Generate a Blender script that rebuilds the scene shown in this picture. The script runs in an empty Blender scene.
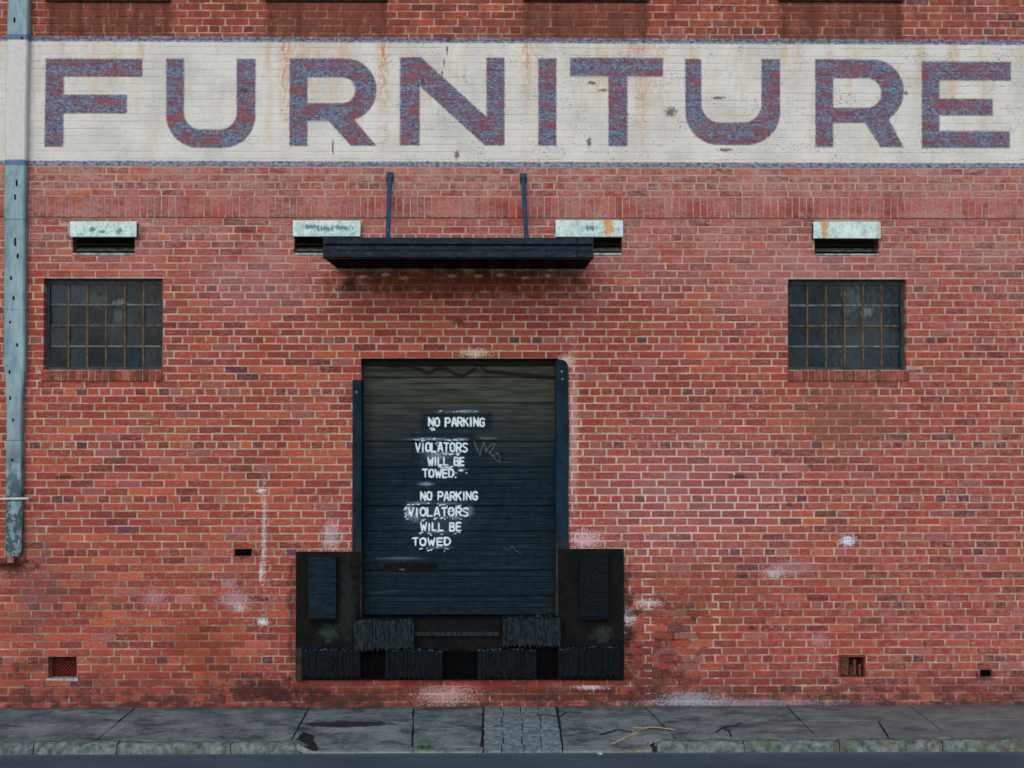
import bpy, math, random
import numpy as np
from mathutils import Vector, Matrix, Euler

random.seed(7)
rng = random.Random(11)
S = bpy.context.scene
COL = S.collection

# ------------------------------------------------------------------ camera
CAM_Y, CAM_Z, FPX = -12.93, 2.736, 1422.2
cam_d = bpy.data.cameras.new("camera"); cam = bpy.data.objects.new("camera", cam_d); COL.objects.link(cam)
cam_d.lens = 50; cam_d.sensor_width = 36; cam_d.clip_end = 1000; cam_d.clip_start = 0.1
cam.location = (0, CAM_Y, CAM_Z)
cam.rotation_euler = (math.radians(90.8), 0, math.radians(-0.725))
S.camera = cam
cam_d.dof.use_dof = True; cam_d.dof.focus_distance = 11.4; cam_d.dof.aperture_fstop = 0.8
RM = cam.rotation_euler.to_matrix()

def W(px, py, y=0.0):
    """photo pixel -> point on the vertical plane at depth y (metres)"""
    d = RM @ Vector(((px-512)/FPX, (384-py)/FPX, -1.0))
    t = (y - CAM_Y)/d.y
    return Vector((d.x*t, y, CAM_Z + d.z*t))
def G(px, py, z=0.0):
    """photo pixel -> point on the horizontal plane at height z"""
    d = RM @ Vector(((px-512)/FPX, (384-py)/FPX, -1.0))
    t = (z - CAM_Z)/d.z
    return Vector((d.x*t, CAM_Y + d.y*t, z))
def X(px, py=400, y=0.0): return W(px, py, y).x
def Z(py, px=494, y=0.0): return W(px, py, y).z

# ------------------------------------------------------------------ light
SUN_EL, SUN_AZ = math.radians(32), math.radians(190)     # azimuth measured clockwise from +Y
w = bpy.data.worlds.new("World"); S.world = w; w.use_nodes = True
nt = w.node_tree; nt.nodes.clear()
sky = nt.nodes.new("ShaderNodeTexSky"); sky.sky_type = 'NISHITA'; sky.sun_disc = False
sky.sun_elevation = SUN_EL; sky.sun_rotation = SUN_AZ
sky.air_density = 1.0; sky.dust_density = 1.2; sky.ozone_density = 1.0
bgn = nt.nodes.new("ShaderNodeBackground"); bgn.inputs[1].default_value = 0.15
wo = nt.nodes.new("ShaderNodeOutputWorld")
nt.links.new(sky.outputs[0], bgn.inputs[0]); nt.links.new(bgn.outputs[0], wo.inputs[0])
sd = bpy.data.lights.new("sun", 'SUN'); sd.energy = 0.9; sd.angle = math.radians(50); sd.color = (1, .985, .96)
sun = bpy.data.objects.new("sun", sd); COL.objects.link(sun)
sdir = Vector((math.sin(SUN_AZ)*math.cos(SUN_EL), math.cos(SUN_AZ)*math.cos(SUN_EL), math.sin(SUN_EL)))
sun.rotation_euler = sdir.to_track_quat('Z', 'Y').to_euler()
sun.location = (0, -10, 20)
S.view_settings.view_transform = 'Standard'; S.view_settings.look = 'None'
S.view_settings.exposure = 0.02; S.view_settings.gamma = 1.0

# ------------------------------------------------------------------ node helper
def s2l(c):
    return tuple(((v/255)/12.92 if v/255 <= .04045 else ((v/255+.055)/1.055)**2.4) for v in c)
def C4(r, g, b, k=1.0):
    l = s2l((r, g, b)); return (min(l[0]*k, .9), min(l[1]*k, .9), min(l[2]*k, .9), 1)

class N:
    """one material's node tree with small arithmetic helpers"""
    def __init__(s, name):
        s.m = bpy.data.materials.new(name); s.m.use_nodes = True
        s.t = s.m.node_tree; s.t.nodes.clear()
        s.out = s.t.nodes.new("ShaderNodeOutputMaterial")
        s.b = s.t.nodes.new("ShaderNodeBsdfPrincipled")
        s.t.links.new(s.b.outputs[0], s.out.inputs[0])
        g = s.t.nodes.new("ShaderNodeNewGeometry"); s.pos = g.outputs['Position']
        sp = s.t.nodes.new("ShaderNodeSeparateXYZ"); s.t.links.new(s.pos, sp.inputs[0])
        s.x, s.y, s.z = sp.outputs
        s._u = s._v = None
    @property
    def u(s):
        if s._u is None: s._u = s.mth('MULTIPLY_ADD', s.x, 110.0, 494.0)
        return s._u
    @property
    def v(s):
        if s._v is None: s._v = s.mth('MULTIPLY_ADD', s.z, -110.0, 404.0+CAM_Z*110.0)
        return s._v
    def put(s, sock, val):
        if isinstance(val, bpy.types.NodeSocket): s.t.links.new(val, sock)
        elif val is not None: sock.default_value = val
    def mth(s, op, a, b=None, c=None, clamp=False):
        n = s.t.nodes.new("ShaderNodeMath"); n.operation = op; n.use_clamp = clamp
        s.put(n.inputs[0], a)
        if b is not None: s.put(n.inputs[1], b)
        if c is not None: s.put(n.inputs[2], c)
        return n.outputs[0]
    def add(s, a, b): return s.mth('ADD', a, b)
    def sub(s, a, b): return s.mth('SUBTRACT', a, b)
    def mul(s, a, b): return s.mth('MULTIPLY', a, b)
    def mx(s, a, b): return s.mth('MAXIMUM', a, b)
    def mn(s, a, b): return s.mth('MINIMUM', a, b)
    def absd(s, a): return s.mth('ABSOLUTE', a)
    def inv(s, a): return s.mth('SUBTRACT', 1.0, a)
    def ramp(s, v, a, b, lo=0.0, hi=1.0, smooth=True):
        n = s.t.nodes.new("ShaderNodeMapRange")
        n.interpolation_type = 'SMOOTHSTEP' if smooth else 'LINEAR'
        s.put(n.inputs[0], v); n.inputs[1].default_value = a; n.inputs[2].default_value = b
        n.inputs[3].default_value = lo; n.inputs[4].default_value = hi
        return n.outputs[0]
    def noise(s, scale=(1, 1, 1), detail=3, rough=.55, off=(0, 0, 0), col=False, vec=None):
        mp = s.t.nodes.new("ShaderNodeMapping"); mp.inputs['Scale'].default_value = scale
        mp.inputs['Location'].default_value = off
        s.t.links.new(vec if vec is not None else s.pos, mp.inputs[0])
        n = s.t.nodes.new("ShaderNodeTexNoise"); n.inputs['Scale'].default_value = 1
        n.inputs['Detail'].default_value = detail; n.inputs['Roughness'].default_value = rough
        s.t.links.new(mp.outputs[0], n.inputs['Vector'])
        return n.outputs[1] if col else n.outputs[0]
    def mix(s, f, a, b, mode='MIX'):
        n = s.t.nodes.new("ShaderNodeMix"); n.data_type = 'RGBA'; n.blend_type = mode
        s.put(n.inputs[0], f); s.put(n.inputs[6], a); s.put(n.inputs[7], b)
        return n.outputs[2]
    def attr(s, name):
        n = s.t.nodes.new("ShaderNodeAttribute"); n.attribute_name = name
        return n.outputs[0]
    def bump(s, h, strength=.5, dist=.003):
        n = s.t.nodes.new("ShaderNodeBump"); n.inputs['Strength'].default_value = strength
        n.inputs['Distance'].default_value = dist; s.t.links.new(h, n.inputs['Height'])
        s.t.links.new(n.outputs[0], s.b.inputs['Normal'])
    def base(s, c): s.put(s.b.inputs['Base Color'], c)
    def rough(s, r): s.put(s.b.inputs['Roughness'], r)
    def spec(s, r): s.b.inputs['Specular IOR Level'].default_value = r
    # ---- signed distances in the (u, v) wall frame
    def box(s, x0, x1, y0, y1, u=None, v=None):
        u = u or s.u; v = v or s.v
        a = s.sub(s.absd(s.sub(u, (x0+x1)/2)), (x1-x0)/2)
        b = s.sub(s.absd(s.sub(v, (y0+y1)/2)), (y1-y0)/2)
        return s.mx(a, b)
    def rbox(s, x0, x1, y0, y1, r, u, v):
        a = s.sub(s.absd(s.sub(u, (x0+x1)/2)), (x1-x0)/2-r)
        b = s.sub(s.absd(s.sub(v, (y0+y1)/2)), (y1-y0)/2-r)
        pa = s.mx(a, 0.0); pb = s.mx(b, 0.0)
        l = s.mth('SQRT', s.add(s.mul(pa, pa), s.mul(pb, pb)))
        return s.sub(s.add(l, s.mn(s.mx(a, b), 0.0)), r)
    def half(s, p, q, u, v):
        """positive on the right-hand side of p->q (screen frame, v down)"""
        dx, dy = q[0]-p[0], q[1]-p[1]; L = math.hypot(dx, dy)
        nx, ny = -dy/L, dx/L
        return s.add(s.mth('MULTIPLY_ADD', u, nx, -(nx*p[0]+ny*p[1])), s.mul(v, ny))
    def poly(s, pts, u, v):
        """convex polygon, any winding"""
        A = sum(pts[i][0]*pts[(i+1) % len(pts)][1]-pts[(i+1) % len(pts)][0]*pts[i][1] for i in range(len(pts)))
        if A > 0: pts = pts[::-1]
        r = None
        for i in range(len(pts)):
            h = s.half(pts[i], pts[(i+1) % len(pts)], u, v)
            r = h if r is None else s.mx(r, h)
        return r
    def splat(s, cx, cy, rx, ry, nz, amt=.9, soft=.55):
        a = s.mth('MULTIPLY_ADD', s.u, 1/rx, -cx/rx); b = s.mth('MULTIPLY_ADD', s.v, 1/ry, -cy/ry)
        d = s.mth('SQRT', s.add(s.mul(a, a), s.mul(b, b)))
        d = s.mth('MULTIPLY_ADD', nz, amt*3.2, d)
        return s.ramp(d, .75+amt*1.6-soft/2, .75+amt*1.6+soft/2, 1.0, 0.0)

def vp(px, py):
    p = W(px, py); return (p.x*110+494, 404-(p.z-CAM_Z)*110)

# ------------------------------------------------------------------ mesh helpers
class MB:
    def __init__(s): s.v = []; s.f = []
    def add(s, verts, faces):
        o = len(s.v); s.v += [tuple(p) for p in verts]; s.f += [tuple(i+o for i in f) for f in faces]; return s
    def box(s, x0, x1, y0, y1, z0, z1, j=0.0, ch=0.0):
        if ch > 0: return s.cbox(x0, x1, y0, y1, z0, z1, ch, j)
        R = lambda: rng.uniform(-j, j) if j else 0
        v = [(x+R(), y+R(), z+R()) for z in (z0, z1) for y in (y0, y1) for x in (x0, x1)]
        return s.add(v, [(0, 2, 3, 1), (4, 5, 7, 6), (0, 1, 5, 4), (2, 6, 7, 3), (0, 4, 6, 2), (1, 3, 7, 5)])
    def cbox(s, x0, x1, y0, y1, z0, z1, c, j=0.0):
        """box with all edges chamfered (24 verts)"""
        R = lambda: rng.uniform(-j, j) if j else 0
        v = []; idx = {}
        X_, Y_, Z_ = (x0, x1), (y0, y1), (z0, z1)
        for i in (0, 1):
            for k in (0, 1):
                for l in (0, 1):
                    px, py, pz = X_[i], Y_[k], Z_[l]
                    sx, sy, sz = (1, -1)[i], (1, -1)[k], (1, -1)[l]
                    r = (R(), R(), R())
                    for ax in range(3):
                        q = [px+sx*c, py+sy*c, pz+sz*c]
                        q[ax] = (px, py, pz)[ax]
                        idx[i, k, l, ax] = len(v); v.append((q[0]+r[0], q[1]+r[1], q[2]+r[2]))
        f = []
        for i in (0, 1):
            f.append([idx[i, 0, 0, 0], idx[i, 1, 0, 0], idx[i, 1, 1, 0], idx[i, 0, 1, 0]][::1 if i else -1])
            f.append([idx[0, i, 0, 1], idx[1, i, 0, 1], idx[1, i, 1, 1], idx[0, i, 1, 1]][::-1 if i else 1])
            f.append([idx[0, 0, i, 2], idx[1, 0, i, 2], idx[1, 1, i, 2], idx[0, 1, i, 2]][::1 if i else -1])
        for k in (0, 1):
            for l in (0, 1):
                f.append([idx[0, k, l, 1], idx[1, k, l, 1], idx[1, k, l, 2], idx[0, k, l, 2]][::-1 if (k ^ l) == 0 else 1])
                f.append([idx[k, 0, l, 0], idx[k, 1, l, 0], idx[k, 1, l, 2], idx[k, 0, l, 2]][::1 if (k ^ l) == 0 else -1])
                f.append([idx[k, l, 0, 0], idx[k, l, 1, 0], idx[k, l, 1, 1], idx[k, l, 0, 1]][::-1 if (k ^ l) == 0 else 1])
        for i in (0, 1):
            for k in (0, 1):
                for l in (0, 1):
                    t = [idx[i, k, l, 0], idx[i, k, l, 1], idx[i, k, l, 2]]
                    f.append(t if (i ^ k ^ l) else t[::-1])
        return s.add(v, f)
    def tube(s, p, q, r, n=8, r2=None):
        p, q = Vector(p), Vector(q); d = (q-p).normalized()
        a = d.orthogonal().normalized(); b = d.cross(a); r2 = r if r2 is None else r2
        v = [p+(a*math.cos(t)+b*math.sin(t))*r for t in [2*math.pi*i/n for i in range(n)]]
        v += [q+(a*math.cos(t)+b*math.sin(t))*r2 for t in [2*math.pi*i/n for i in range(n)]]
        f = [(i, (i+1) % n, n+(i+1) % n, n+i) for i in range(n)] + [tuple(range(n))[::-1], tuple(range(n, 2*n))]
        return s.add(v, f)
    def prism_x(s, prof, x0, x1):
        """prof: list of (y,z), extruded along x"""
        n = len(prof)
        v = [(x0, y, z) for y, z in prof]+[(x1, y, z) for y, z in prof]
        f = [(i, (i+1) % n, n+(i+1) % n, n+i) for i in range(n)]+[tuple(range(n))[::-1], tuple(range(n, 2*n))]
        return s.add(v, f)
    def prism_y(s, prof, y0, y1):
        n = len(prof)
        v = [(x, y0, z) for x, z in prof]+[(x, y1, z) for x, z in prof]
        f = [(i, (i+1) % n, n+(i+1) % n, n+i) for i in range(n)]+[tuple(range(n))[::-1], tuple(range(n, 2*n))]
        return s.add(v, f)
    def mesh(s, name, mat):
        me = bpy.data.meshes.new(name); me.from_pydata(s.v, [], s.f); me.validate(); me.update()
        import bmesh
        bm = bmesh.new(); bm.from_mesh(me); bmesh.ops.recalc_face_normals(bm, faces=bm.faces); bm.to_mesh(me); bm.free()
        for m in (mat if isinstance(mat, (list, tuple)) else [mat]): me.materials.append(m)
        return me
    def build(s, name, mat, parent=None, kind=None, label=None):
        o = bpy.data.objects.new(name, s.mesh(name, mat)); COL.objects.link(o)
        return setp(o, parent, kind, label)

def setp(o, parent=None, kind=None, label=None):
    if parent is not None:
        o.parent = parent
        bpy_inv = PINV.get(parent.name)
        if bpy_inv is not None: o.matrix_parent_inverse = bpy_inv
    if kind: o['kind'] = kind
    if label: o['label'] = label
    return o
PINV = {}
def thing(name, label, cat, loc=(0, 0, 0), group=None):
    o = bpy.data.objects.new(name, None); COL.objects.link(o); o.location = loc
    o.empty_display_size = .2
    o['label'] = label; o['category'] = cat
    if group: o['group'] = group
    PINV[o.name] = Matrix.Translation(Vector(loc)).inverted()
    return o
def obj(name, me, parent=None, loc=(0, 0, 0), scale=(1, 1, 1)):
    o = bpy.data.objects.new(name, me); COL.objects.link(o); o.location = loc; o.scale = scale
    return setp(o, parent)

# ================================================================== MATERIALS
LT = 0.84   # photo value -> base colour

def letters_sdf(n, u, v):
    def B(x0, x1, y0, y1):
        a = vp(x0, y0); b = vp(x1, y1); return n.box(a[0], b[0], a[1], b[1], u, v)
    def RB(x0, x1, y0, y1, r):
        a = vp(x0, y0); b = vp(x1, y1); return n.rbox(a[0], b[0], a[1], b[1], r, u, v)
    def P(*pts): return n.poly([vp(*p) for p in pts], u, v)
    def U(*a):
        r = a[0]
        for q in a[1:]: r = n.mn(r, q)
        return r
    L = []
    # F
    L.append(U(P((45.8, 58.5), (64.4, 58.5), (63.6, 147), (44.4, 147)), B(46, 142.5, 58.5, 77), B(60, 127, 94.5, 113.5)))
    # U
    def Ush(xo0, xo1, xi0, xi1, top, bo, bi, ro, ri):
        o = RB(xo0, xo1, top-60, bo, ro); i = RB(xi0, xi1, top-60, bi, ri)
        cut = B(xo0-5, xo1+5, top, bo+20)
        return n.mx(n.mx(o, n.mul(i, -1.0)), cut)
    L.append(Ush(166.5, 255.5, 184.5, 236.5, 58.5, 148, 129.5, 33, 17))
    # R
    def Rsh(x0, xs, xr, xi, top, bot, it, ib, mb, leg):
        bowl = n.mx(RB(x0-60, xr, top, mb, (mb-top)/2-.5), B(x0, xr+5, top, mb))
        hole = n.mx(RB(x0-60, xi, it, ib, (ib-it)/2-.3), B(xs, xi+5, it, ib))
        body = n.mx(bowl, n.mul(hole, -1.0))
        return U(B(x0, xs, top, bot), body, P(*leg))
    L.append(Rsh(289.5, 307.5, 376.5, 355, 58, 146, 77, 103, 121, ((324, 116), (350, 114), (376.5, 145.8), (351, 145.8))))
    # N
    L.append(U(B(400, 419.7, 57, 145.4), B(486.4, 504.7, 57.3, 145.4),
               P((400, 57), (421.3, 57), (504.5, 133), (504.5, 145.4), (485, 145.4), (400, 68))))
    L.append(B(538.2, 556.5, 58, 145.5))
    L.append(U(B(570, 663, 57.3, 76.4), B(608.3, 627.5, 70, 146)))
    L.append(Ush(685, 780.3, 701.3, 761.4, 58.4, 144.8, 122.2, 34, 19))
    L.append(Rsh(815, 833.2, 903.8, 881, 58.6, 146.7, 77.7, 107.2, 122.8, ((864, 121), (888, 117), (903.5, 146.9), (880.5, 146.9))))
    L.append(U(B(921.4, 939.6, 60.8, 147.7), B(930, 1011, 61, 80.4), B(930, 992.8, 98, 115.2), B(930, 1010, 130.5, 147.7)))
    return U(*L)

def wall_material(name, kind, band, tint_attr=True):
    n = N(name)
    fine = n.noise((90, 90, 90), 4, .6)
    med = n.noise((14, 14, 14), 4, .6)
    big = n.noise((1.1, 1.1, 1.1), 4, .6, (3, 0, 1))
    grit = n.noise((260, 260, 260), 2, .6)
    if kind == 'brick':
        c = n.attr('tint')
        c = n.mix(n.ramp(fine, .3, .75, 0, .35), c, C4(88, 40, 40), 'MIX')
        c = n.mix(n.ramp(n.noise((48, 48, 90), 5, .85, (1, 6, 1)), .56, .70, 0, .5), c, C4(70, 44, 44))
        c = n.mix(n.ramp(med, .5, .8, 0, .45), c, C4(192, 110, 100), 'MIX')
        # mortar smear over faces
        sm = n.mul(n.ramp(n.noise((26, 26, 60), 5, .75, (7, 1, 0)), .50, .68), n.ramp(big, .36, .62, .15, .7))
        c = n.mix(sm, c, C4(196, 150, 136))
    else:
        c = n.mix(n.ramp(fine, .3, .7), C4(152, 136, 120, 1.1), C4(196, 178, 160, 1.15))
        c = n.mix(n.ramp(med, .45, .7, 0, .5), c, C4(150, 92, 80))
        # greener, darker joints on the lower left
        low = n.mul(n.ramp(n.v, 430, 640), n.ramp(n.u, 450, 200, 0, 1))
        c = n.mix(n.mul(low, .45), c, C4(116, 108, 84))
        c = n.mix(n.mul(n.ramp(n.noise((5, 5, 9), 5, .7, (3, 3, 1)), .44, .64), .6), c, C4(142, 96, 82))
        c = n.mix(n.mul(n.mul(n.ramp(n.v, 520, 600), n.ramp(n.noise((8, 8, 14), 5, .75, (3, 8, 1)), .42, .58)), .6), c, C4(132, 84, 70))
        c = n.mix(n.mul(n.ramp(n.noise((3, 3, 5), 5, .7, (8, 3, 1)), .5, .66), .35), c, C4(230, 214, 198))
    # pinkish chalky wash above the doorway
    wash = n.mul(n.mul(n.ramp(n.v, 330, 230), n.ramp(n.v, 150, 170)), n.ramp(n.noise((2.3, 2.3, 5), 5, .7, (2, 2, 2)), .34, .62))
    wash = n.mul(wash, n.ramp(n.noise((34, 34, 60), 5, .8), .38, .58, .1, .95))
    c = n.mix(n.mul(wash, .75), c, C4(186, 142, 138))
    er = n.mul(n.mul(n.ramp(n.v, 205, 180), n.ramp(n.v, 150, 168)), n.ramp(n.noise((11, 11, 18), 6, .8, (5, 1, 7)), .47, .60))
    er = n.mx(er, n.mul(n.mul(n.ramp(n.v, 300, 225), n.ramp(n.v, 195, 215)), n.ramp(n.noise((9, 9, 16), 6, .8, (1, 1, 7)), .56, .66)))
    c = n.mix(n.mul(er, .7), c, C4(176, 150, 140))
    wash2 = n.mul(n.mul(n.ramp(n.u, 600, 1000), n.ramp(med, .4, .65)), .22)
    c = n.mix(wash2, c, C4(190, 140, 138))
    sn = n.noise((9, 9, 9), 5, .65, (5, 5, 5))
    # brown grime patches (left of the dock, under right window, base of wall)
    def stain(cx, cy, rx, ry, k, col, c):
        m = n.mul(n.splat(cx, cy, rx, ry, sn, 1.1, .9), k)
        return n.mix(m, c, col)
    brown = C4(124, 62, 38); dk = C4(38, 26, 26); wht = C4(216, 212, 216); lil = C4(190, 158, 168)
    c = stain(205, 648, 42, 34, .5, brown, c)
    c = stain(40, 585, 26, 60, .45, C4(120, 84, 84), c)
    c = stain(845, 415, 60, 45, .5, C4(120, 84, 68), c)
    c = stain(700, 590, 90, 45, .35, brown, c)
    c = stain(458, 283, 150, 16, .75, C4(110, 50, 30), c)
    c = stain(270, 690, 60, 14, .85, dk, c)
    c = stain(340, 697, 90, 9, .7, dk, c)
    c = stain(560, 694, 90, 9, .55, dk, c)
    c = stain(650, 680, 26, 50, .45, dk, c)
    c = stain(627, 622, 6, 60, .8, dk, c)
    c = stain(292, 620, 5, 60, .6, dk, c)
    if kind == 'mortar': c = stain(655, 650, 50, 60, .75, dk, c)
    c = stain(18, 565, 26, 9, .85, C4(60, 34, 34), c)
    c = stain(30, 664, 30, 6, .6, dk, c)
    c = stain(460, 684, 170, 6, .7, C4(170, 70, 40), c)
    if not band:
        # base grime line with some lens edge darkening put into its colour, white splashes
        c = n.mix(n.mul(n.ramp(n.v, 655, 712), n.ramp(n.noise((6, 6, 10), 5, .7, (1, 0, 1)), .36, .6, .15, .95)), c, C4(70, 44, 44))
        fnz = n.noise((60, 60, 60), 4, .7)
        if kind == 'mortar':
            for (cx, cy, rx, ry) in [(716, 590, 5, 95), (648, 590, 7, 110), (700, 500, 130, 60), (574, 430, 9, 100)]:
                c = n.mix(n.mul(n.splat(cx, cy, rx, ry, fnz, 1.2, .6), .55), c, C4(226, 214, 206))
        for (cx, cy, rx, ry, k, col) in [
            (262, 490.5, 5, 3, 1, wht), (264, 621, 6, 4, 1, wht), (265, 535, 2.6, 52, .62, wht), (262, 572, 2.2, 12, .8, wht),
            (236, 598, 17, 10, .65, lil), (230, 583, 8, 4, .7, lil), (240, 607, 9, 5, .5, wht), (157, 597, 14, 8, .55, lil), (186, 599, 10, 5, .35, lil),
            (332, 536, 10, 18, .5, wht), (848, 541, 8, 6, 1.2, C4(214, 222, 236)), (775, 573, 12, 6, .65, wht), (790, 568, 34, 9, .4, lil),
            (819, 640, 9, 8, .5, lil), (648, 603, 14, 5, .6, wht), (629, 617, 8, 9, .75, wht),
            (585, 540, 18, 10, .75, C4(225, 200, 205)), (475, 353, 17, 5, .9, C4(215, 200, 178)), (566, 362, 9, 8, .9, C4(210, 196, 178)),
            (445, 694, 30, 11, .62, C4(205, 180, 178)), (690, 700, 34, 9, .6, C4(168, 182, 200)), (590, 687, 17, 2.5, .8, wht),
            (573, 430, 6, 90, .5, C4(214, 190, 180)), (740, 703, 120, 5, .5, C4(160, 165, 175)),
            (362, 277, 5, 1.8, 1, C4(214, 188, 168)), (386, 275, 5, 1.8, 1, C4(214, 188, 168)), (404, 278, 5, 1.8, 1, C4(214, 188, 168)), (452, 276, 5, 1.8, 1, C4(214, 188, 168)), (478, 276, 5, 1.8, 1, C4(214, 188, 168)), (501, 275, 5, 1.8, 1, C4(214, 188, 168)), (525, 278, 5, 1.8, 1, C4(214, 188, 168)), (548, 276, 5, 1.8, 1, C4(214, 188, 168)), (800, 290, 90, 40, .22, lil), (260, 290, 60, 36, .26, lil), (690, 500, 110, 90, .15, lil)]:
            kk = min(k, 1.0)
            if kind == 'brick' and k < .95: kk *= .8
            if kind == 'mortar': kk = min(1, kk*1.25)
            c = n.mix(n.mul(n.splat(cx, cy, rx, ry, fnz, 1.2, .8), kk), c, col)
        # dark scars
        for (cx, cy, rx, ry) in [(630, 614, 5, 4), (742, 576, 8, 3), (458, 322, 8, 3), (349, 284, 9, 6), (346, 290, 12, 3), (810, 467, 3, 3), (66, 477, 10, 3), (738, 477, 10, 3), (243, 554, 15, 5), (985, 677, 12, 5), (636, 612, 6, 4), (480, 480, 1, 1), (790, 505, 4, 3), (752, 628, 4, 3), (694, 618, 5, 3)]:
            c = n.mix(n.mul(n.splat(cx, cy, rx, ry, fnz, 1.2, .4), .7), c, dk)
    else:
        un0 = n.add(n.u, n.mul(n.sub(sn, .5), 8))
        # rust-washed panels below the upper windows (top courses)
        for (x0, x1, k) in [(47, 170, .95), (265, 388, .8), (523, 648, .8), (778, 903, .75)]:
            a, b = vp(x0, 20)[0], vp(x1, 20)[0]
            m = n.mul(n.ramp(n.add(n.box(a, b, -120, 41), n.mul(n.sub(sn, .5), 22)), 5, -7), n.ramp(n.noise((14, 14, 2.5), 5, .75, (x0, 0, 0)), .32, .58, .25, 1))
            c = n.mix(n.mul(m, k), c, n.mix(med, C4(84, 44, 32), C4(130, 78, 62)))
            for e in (a+5, a+34, b-4):
                l = n.mul(n.ramp(n.absd(n.sub(un0, e)), 7, 0), n.mul(n.ramp(n.v, 48, 32), n.ramp(med, .3, .6, .2, 1)))
                c = n.mix(n.mul(l, .6), c, C4(66, 34, 22))
        un = n.add(n.u, n.mul(n.sub(n.noise((55, 55, 55), 3, .6), .5), 3.2))
        vn = n.add(n.v, n.mul(n.sub(n.noise((55, 55, 55), 3, .6, (9, 9, 9)), .5), 3.2))
        # slow tilt of the painted band
        vt = n.sub(vn, n.mul(n.u, .0006))
        t0, b0 = vp(494, 42.9)[1], vp(494, 161.5)[1]
        inside = n.mx(n.sub(t0, vt), n.sub(vt, b0))
        border = n.mul(n.ramp(inside, 5.9, 5.0), 1.0)
        bn = n.noise((26, 26, 40), 5, .7, (1, 2, 3))
        bluec = n.mix(n.ramp(bn, .38, .60), C4(56, 84, 112, 1.0), C4(146, 156, 168, 1.1))
        c = n.mix(n.mul(border, n.ramp(n.noise((15, 15, 40), 4, .7, (1, 2, 9)), .36, .5, .35, .95)), c, bluec)
        c = n.mix(n.mul(n.mul(n.ramp(n.v, 42, 36), n.ramp(n.noise((7, 7, 4), 5, .7, (6, 1, 1)), .38, .62)), .5), c, C4(104, 56, 44))
        # white ground coat
        wn = n.noise((2.2, 2.2, 2.2), 5, .6, (4, 4, 4))
        wc = n.mix(n.ramp(wn, .35, .7), (.75, .735, .685, 1), (.60, .59, .55, 1))
        wc = n.mix(n.ramp(n.noise((40, 40, 70), 4, .7, (8, 0, 0)), .55, .75, 0, .35), wc, C4(170, 160, 140))
        # cream and rust runs
        yel = n.mul(n.ramp(n.noise((7, 7, 1.3), 4, .6, (6, 6, 6)), .48, .72), n.ramp(n.v, 170, 50, .25, .75))
        wc = n.mix(yel, wc, C4(206, 186, 150))
        for (xc, wd, k, ln) in [(285, 11, 1, 150), (383, 11, .95, 175), (300, 24, .45, 110), (340, 30, .35, 120), (527, 8, .9, 130), (540, 18, .4, 90), (642, 12, .8, 165), (625, 22, .4, 120), (660, 18, .4, 150), (96, 26, .35, 90), (70, 10, .25, 90), (150, 12, .2, 90), (800, 16, .4, 110), (830, 8, .3, 90), (898, 6, .25, 80)]:
            xc = vp(xc, 100)[0]
            l = n.mul(n.ramp(n.absd(n.sub(un, xc)), wd, 0), n.ramp(n.v, ln, 40, 0.1, 1))
            l = n.mul(l, n.ramp(n.noise((34, 34, 14), 5, .8, (xc, 0, 0)), .40, .60, 0, 1))
            wc = n.mix(n.mul(l, k), wc, n.mix(fine, C4(170, 92, 40), C4(226, 168, 110)))
        chip = n.noise((38, 38, 95), 3, .6, (2, 7, 5))
        zone = n.ramp(n.noise((3.4, 3.4, 5), 3, .6, (0, 5, 0)), .42, .68, 0, .10)
        zone = n.mul(zone, n.ramp(n.u, 200, 520, .45, 1.0))
        keep = n.ramp(n.add(chip, zone), .70, .67)
        paint = n.mul(n.ramp(inside, .8, -.8), keep)
        c = n.mix(paint, c, wc)
        # letters: worn blue-grey paint with red brick breaking through
        sdf = letters_sdf(n, un, vt)
        lm = n.ramp(sdf, 1.1, -1.1)
        ln_ = n.noise((24, 24, 48), 5, .8, (3, 8, 1))
        brk = n.noise((5.2, 5.2, 14.5), 2, .5, (3, 3, 9))
        if kind == 'brick':
            red = n.mix(.6, n.attr('tint'), C4(112, 54, 72))
        else: red = C4(120, 96, 110)
        lc = n.mix(n.ramp(ln_, .34, .62), C4(18, 42, 74), C4(124, 138, 160))
        fl = n.noise((30, 30, 62), 5, .8, (13, 4, 2))
        ex_in = n.add(fl, n.mul(n.sub(brk, .5), .55))
        if kind == 'brick':
            sc_ = n.t.nodes.new("ShaderNodeSeparateColor"); n.t.links.new(n.attr('tint'), sc_.inputs[0])
            ex_in = n.add(ex_in, n.mul(n.sub(sc_.outputs[0], .34), .4))
        expose = n.ramp(ex_in, .465, .575)
        lc = n.mix(n.mul(n.ramp(n.noise((70, 70, 90), 4, .8, (3, 1, 2)), .53, .62), .65), lc, C4(196, 198, 202))
        lc = n.mix(n.mul(expose, .8), lc, red)
        c = n.mix(lm, c, lc)
        # old cable scar and anchor marks on the paint
        fnz = n.noise((60, 60, 60), 4, .7)
        for (cx, cy, rx, ry) in [(449, 39, 4, 3), (447, 50, 1.3, 6), (444, 62, 1.2, 5), (442, 73, 1.2, 5), (333, 147, 1.3, 9), (457, 155, 3, 5), (589, 142, 3, 6), (671, 112, 7, 6), (592, 83, 6, 2), (603, 90, 5, 2), (718, 98, 8, 2), (906, 93, 2.5, 2.5), (725, 150, 9, 2), (245, 90, 5, 3)]:
            a = vp(cx, cy)
            c = n.mix(n.mul(n.splat(a[0], a[1], rx, ry, fnz, 1.1, .4), .8), c, C4(88, 44, 44))
    n.base(c); n.rough(.9); n.spec(.25)
    h = n.add(n.mul(fine, .6), n.add(n.mul(grit, .25), n.mul(med, .6)))
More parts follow.
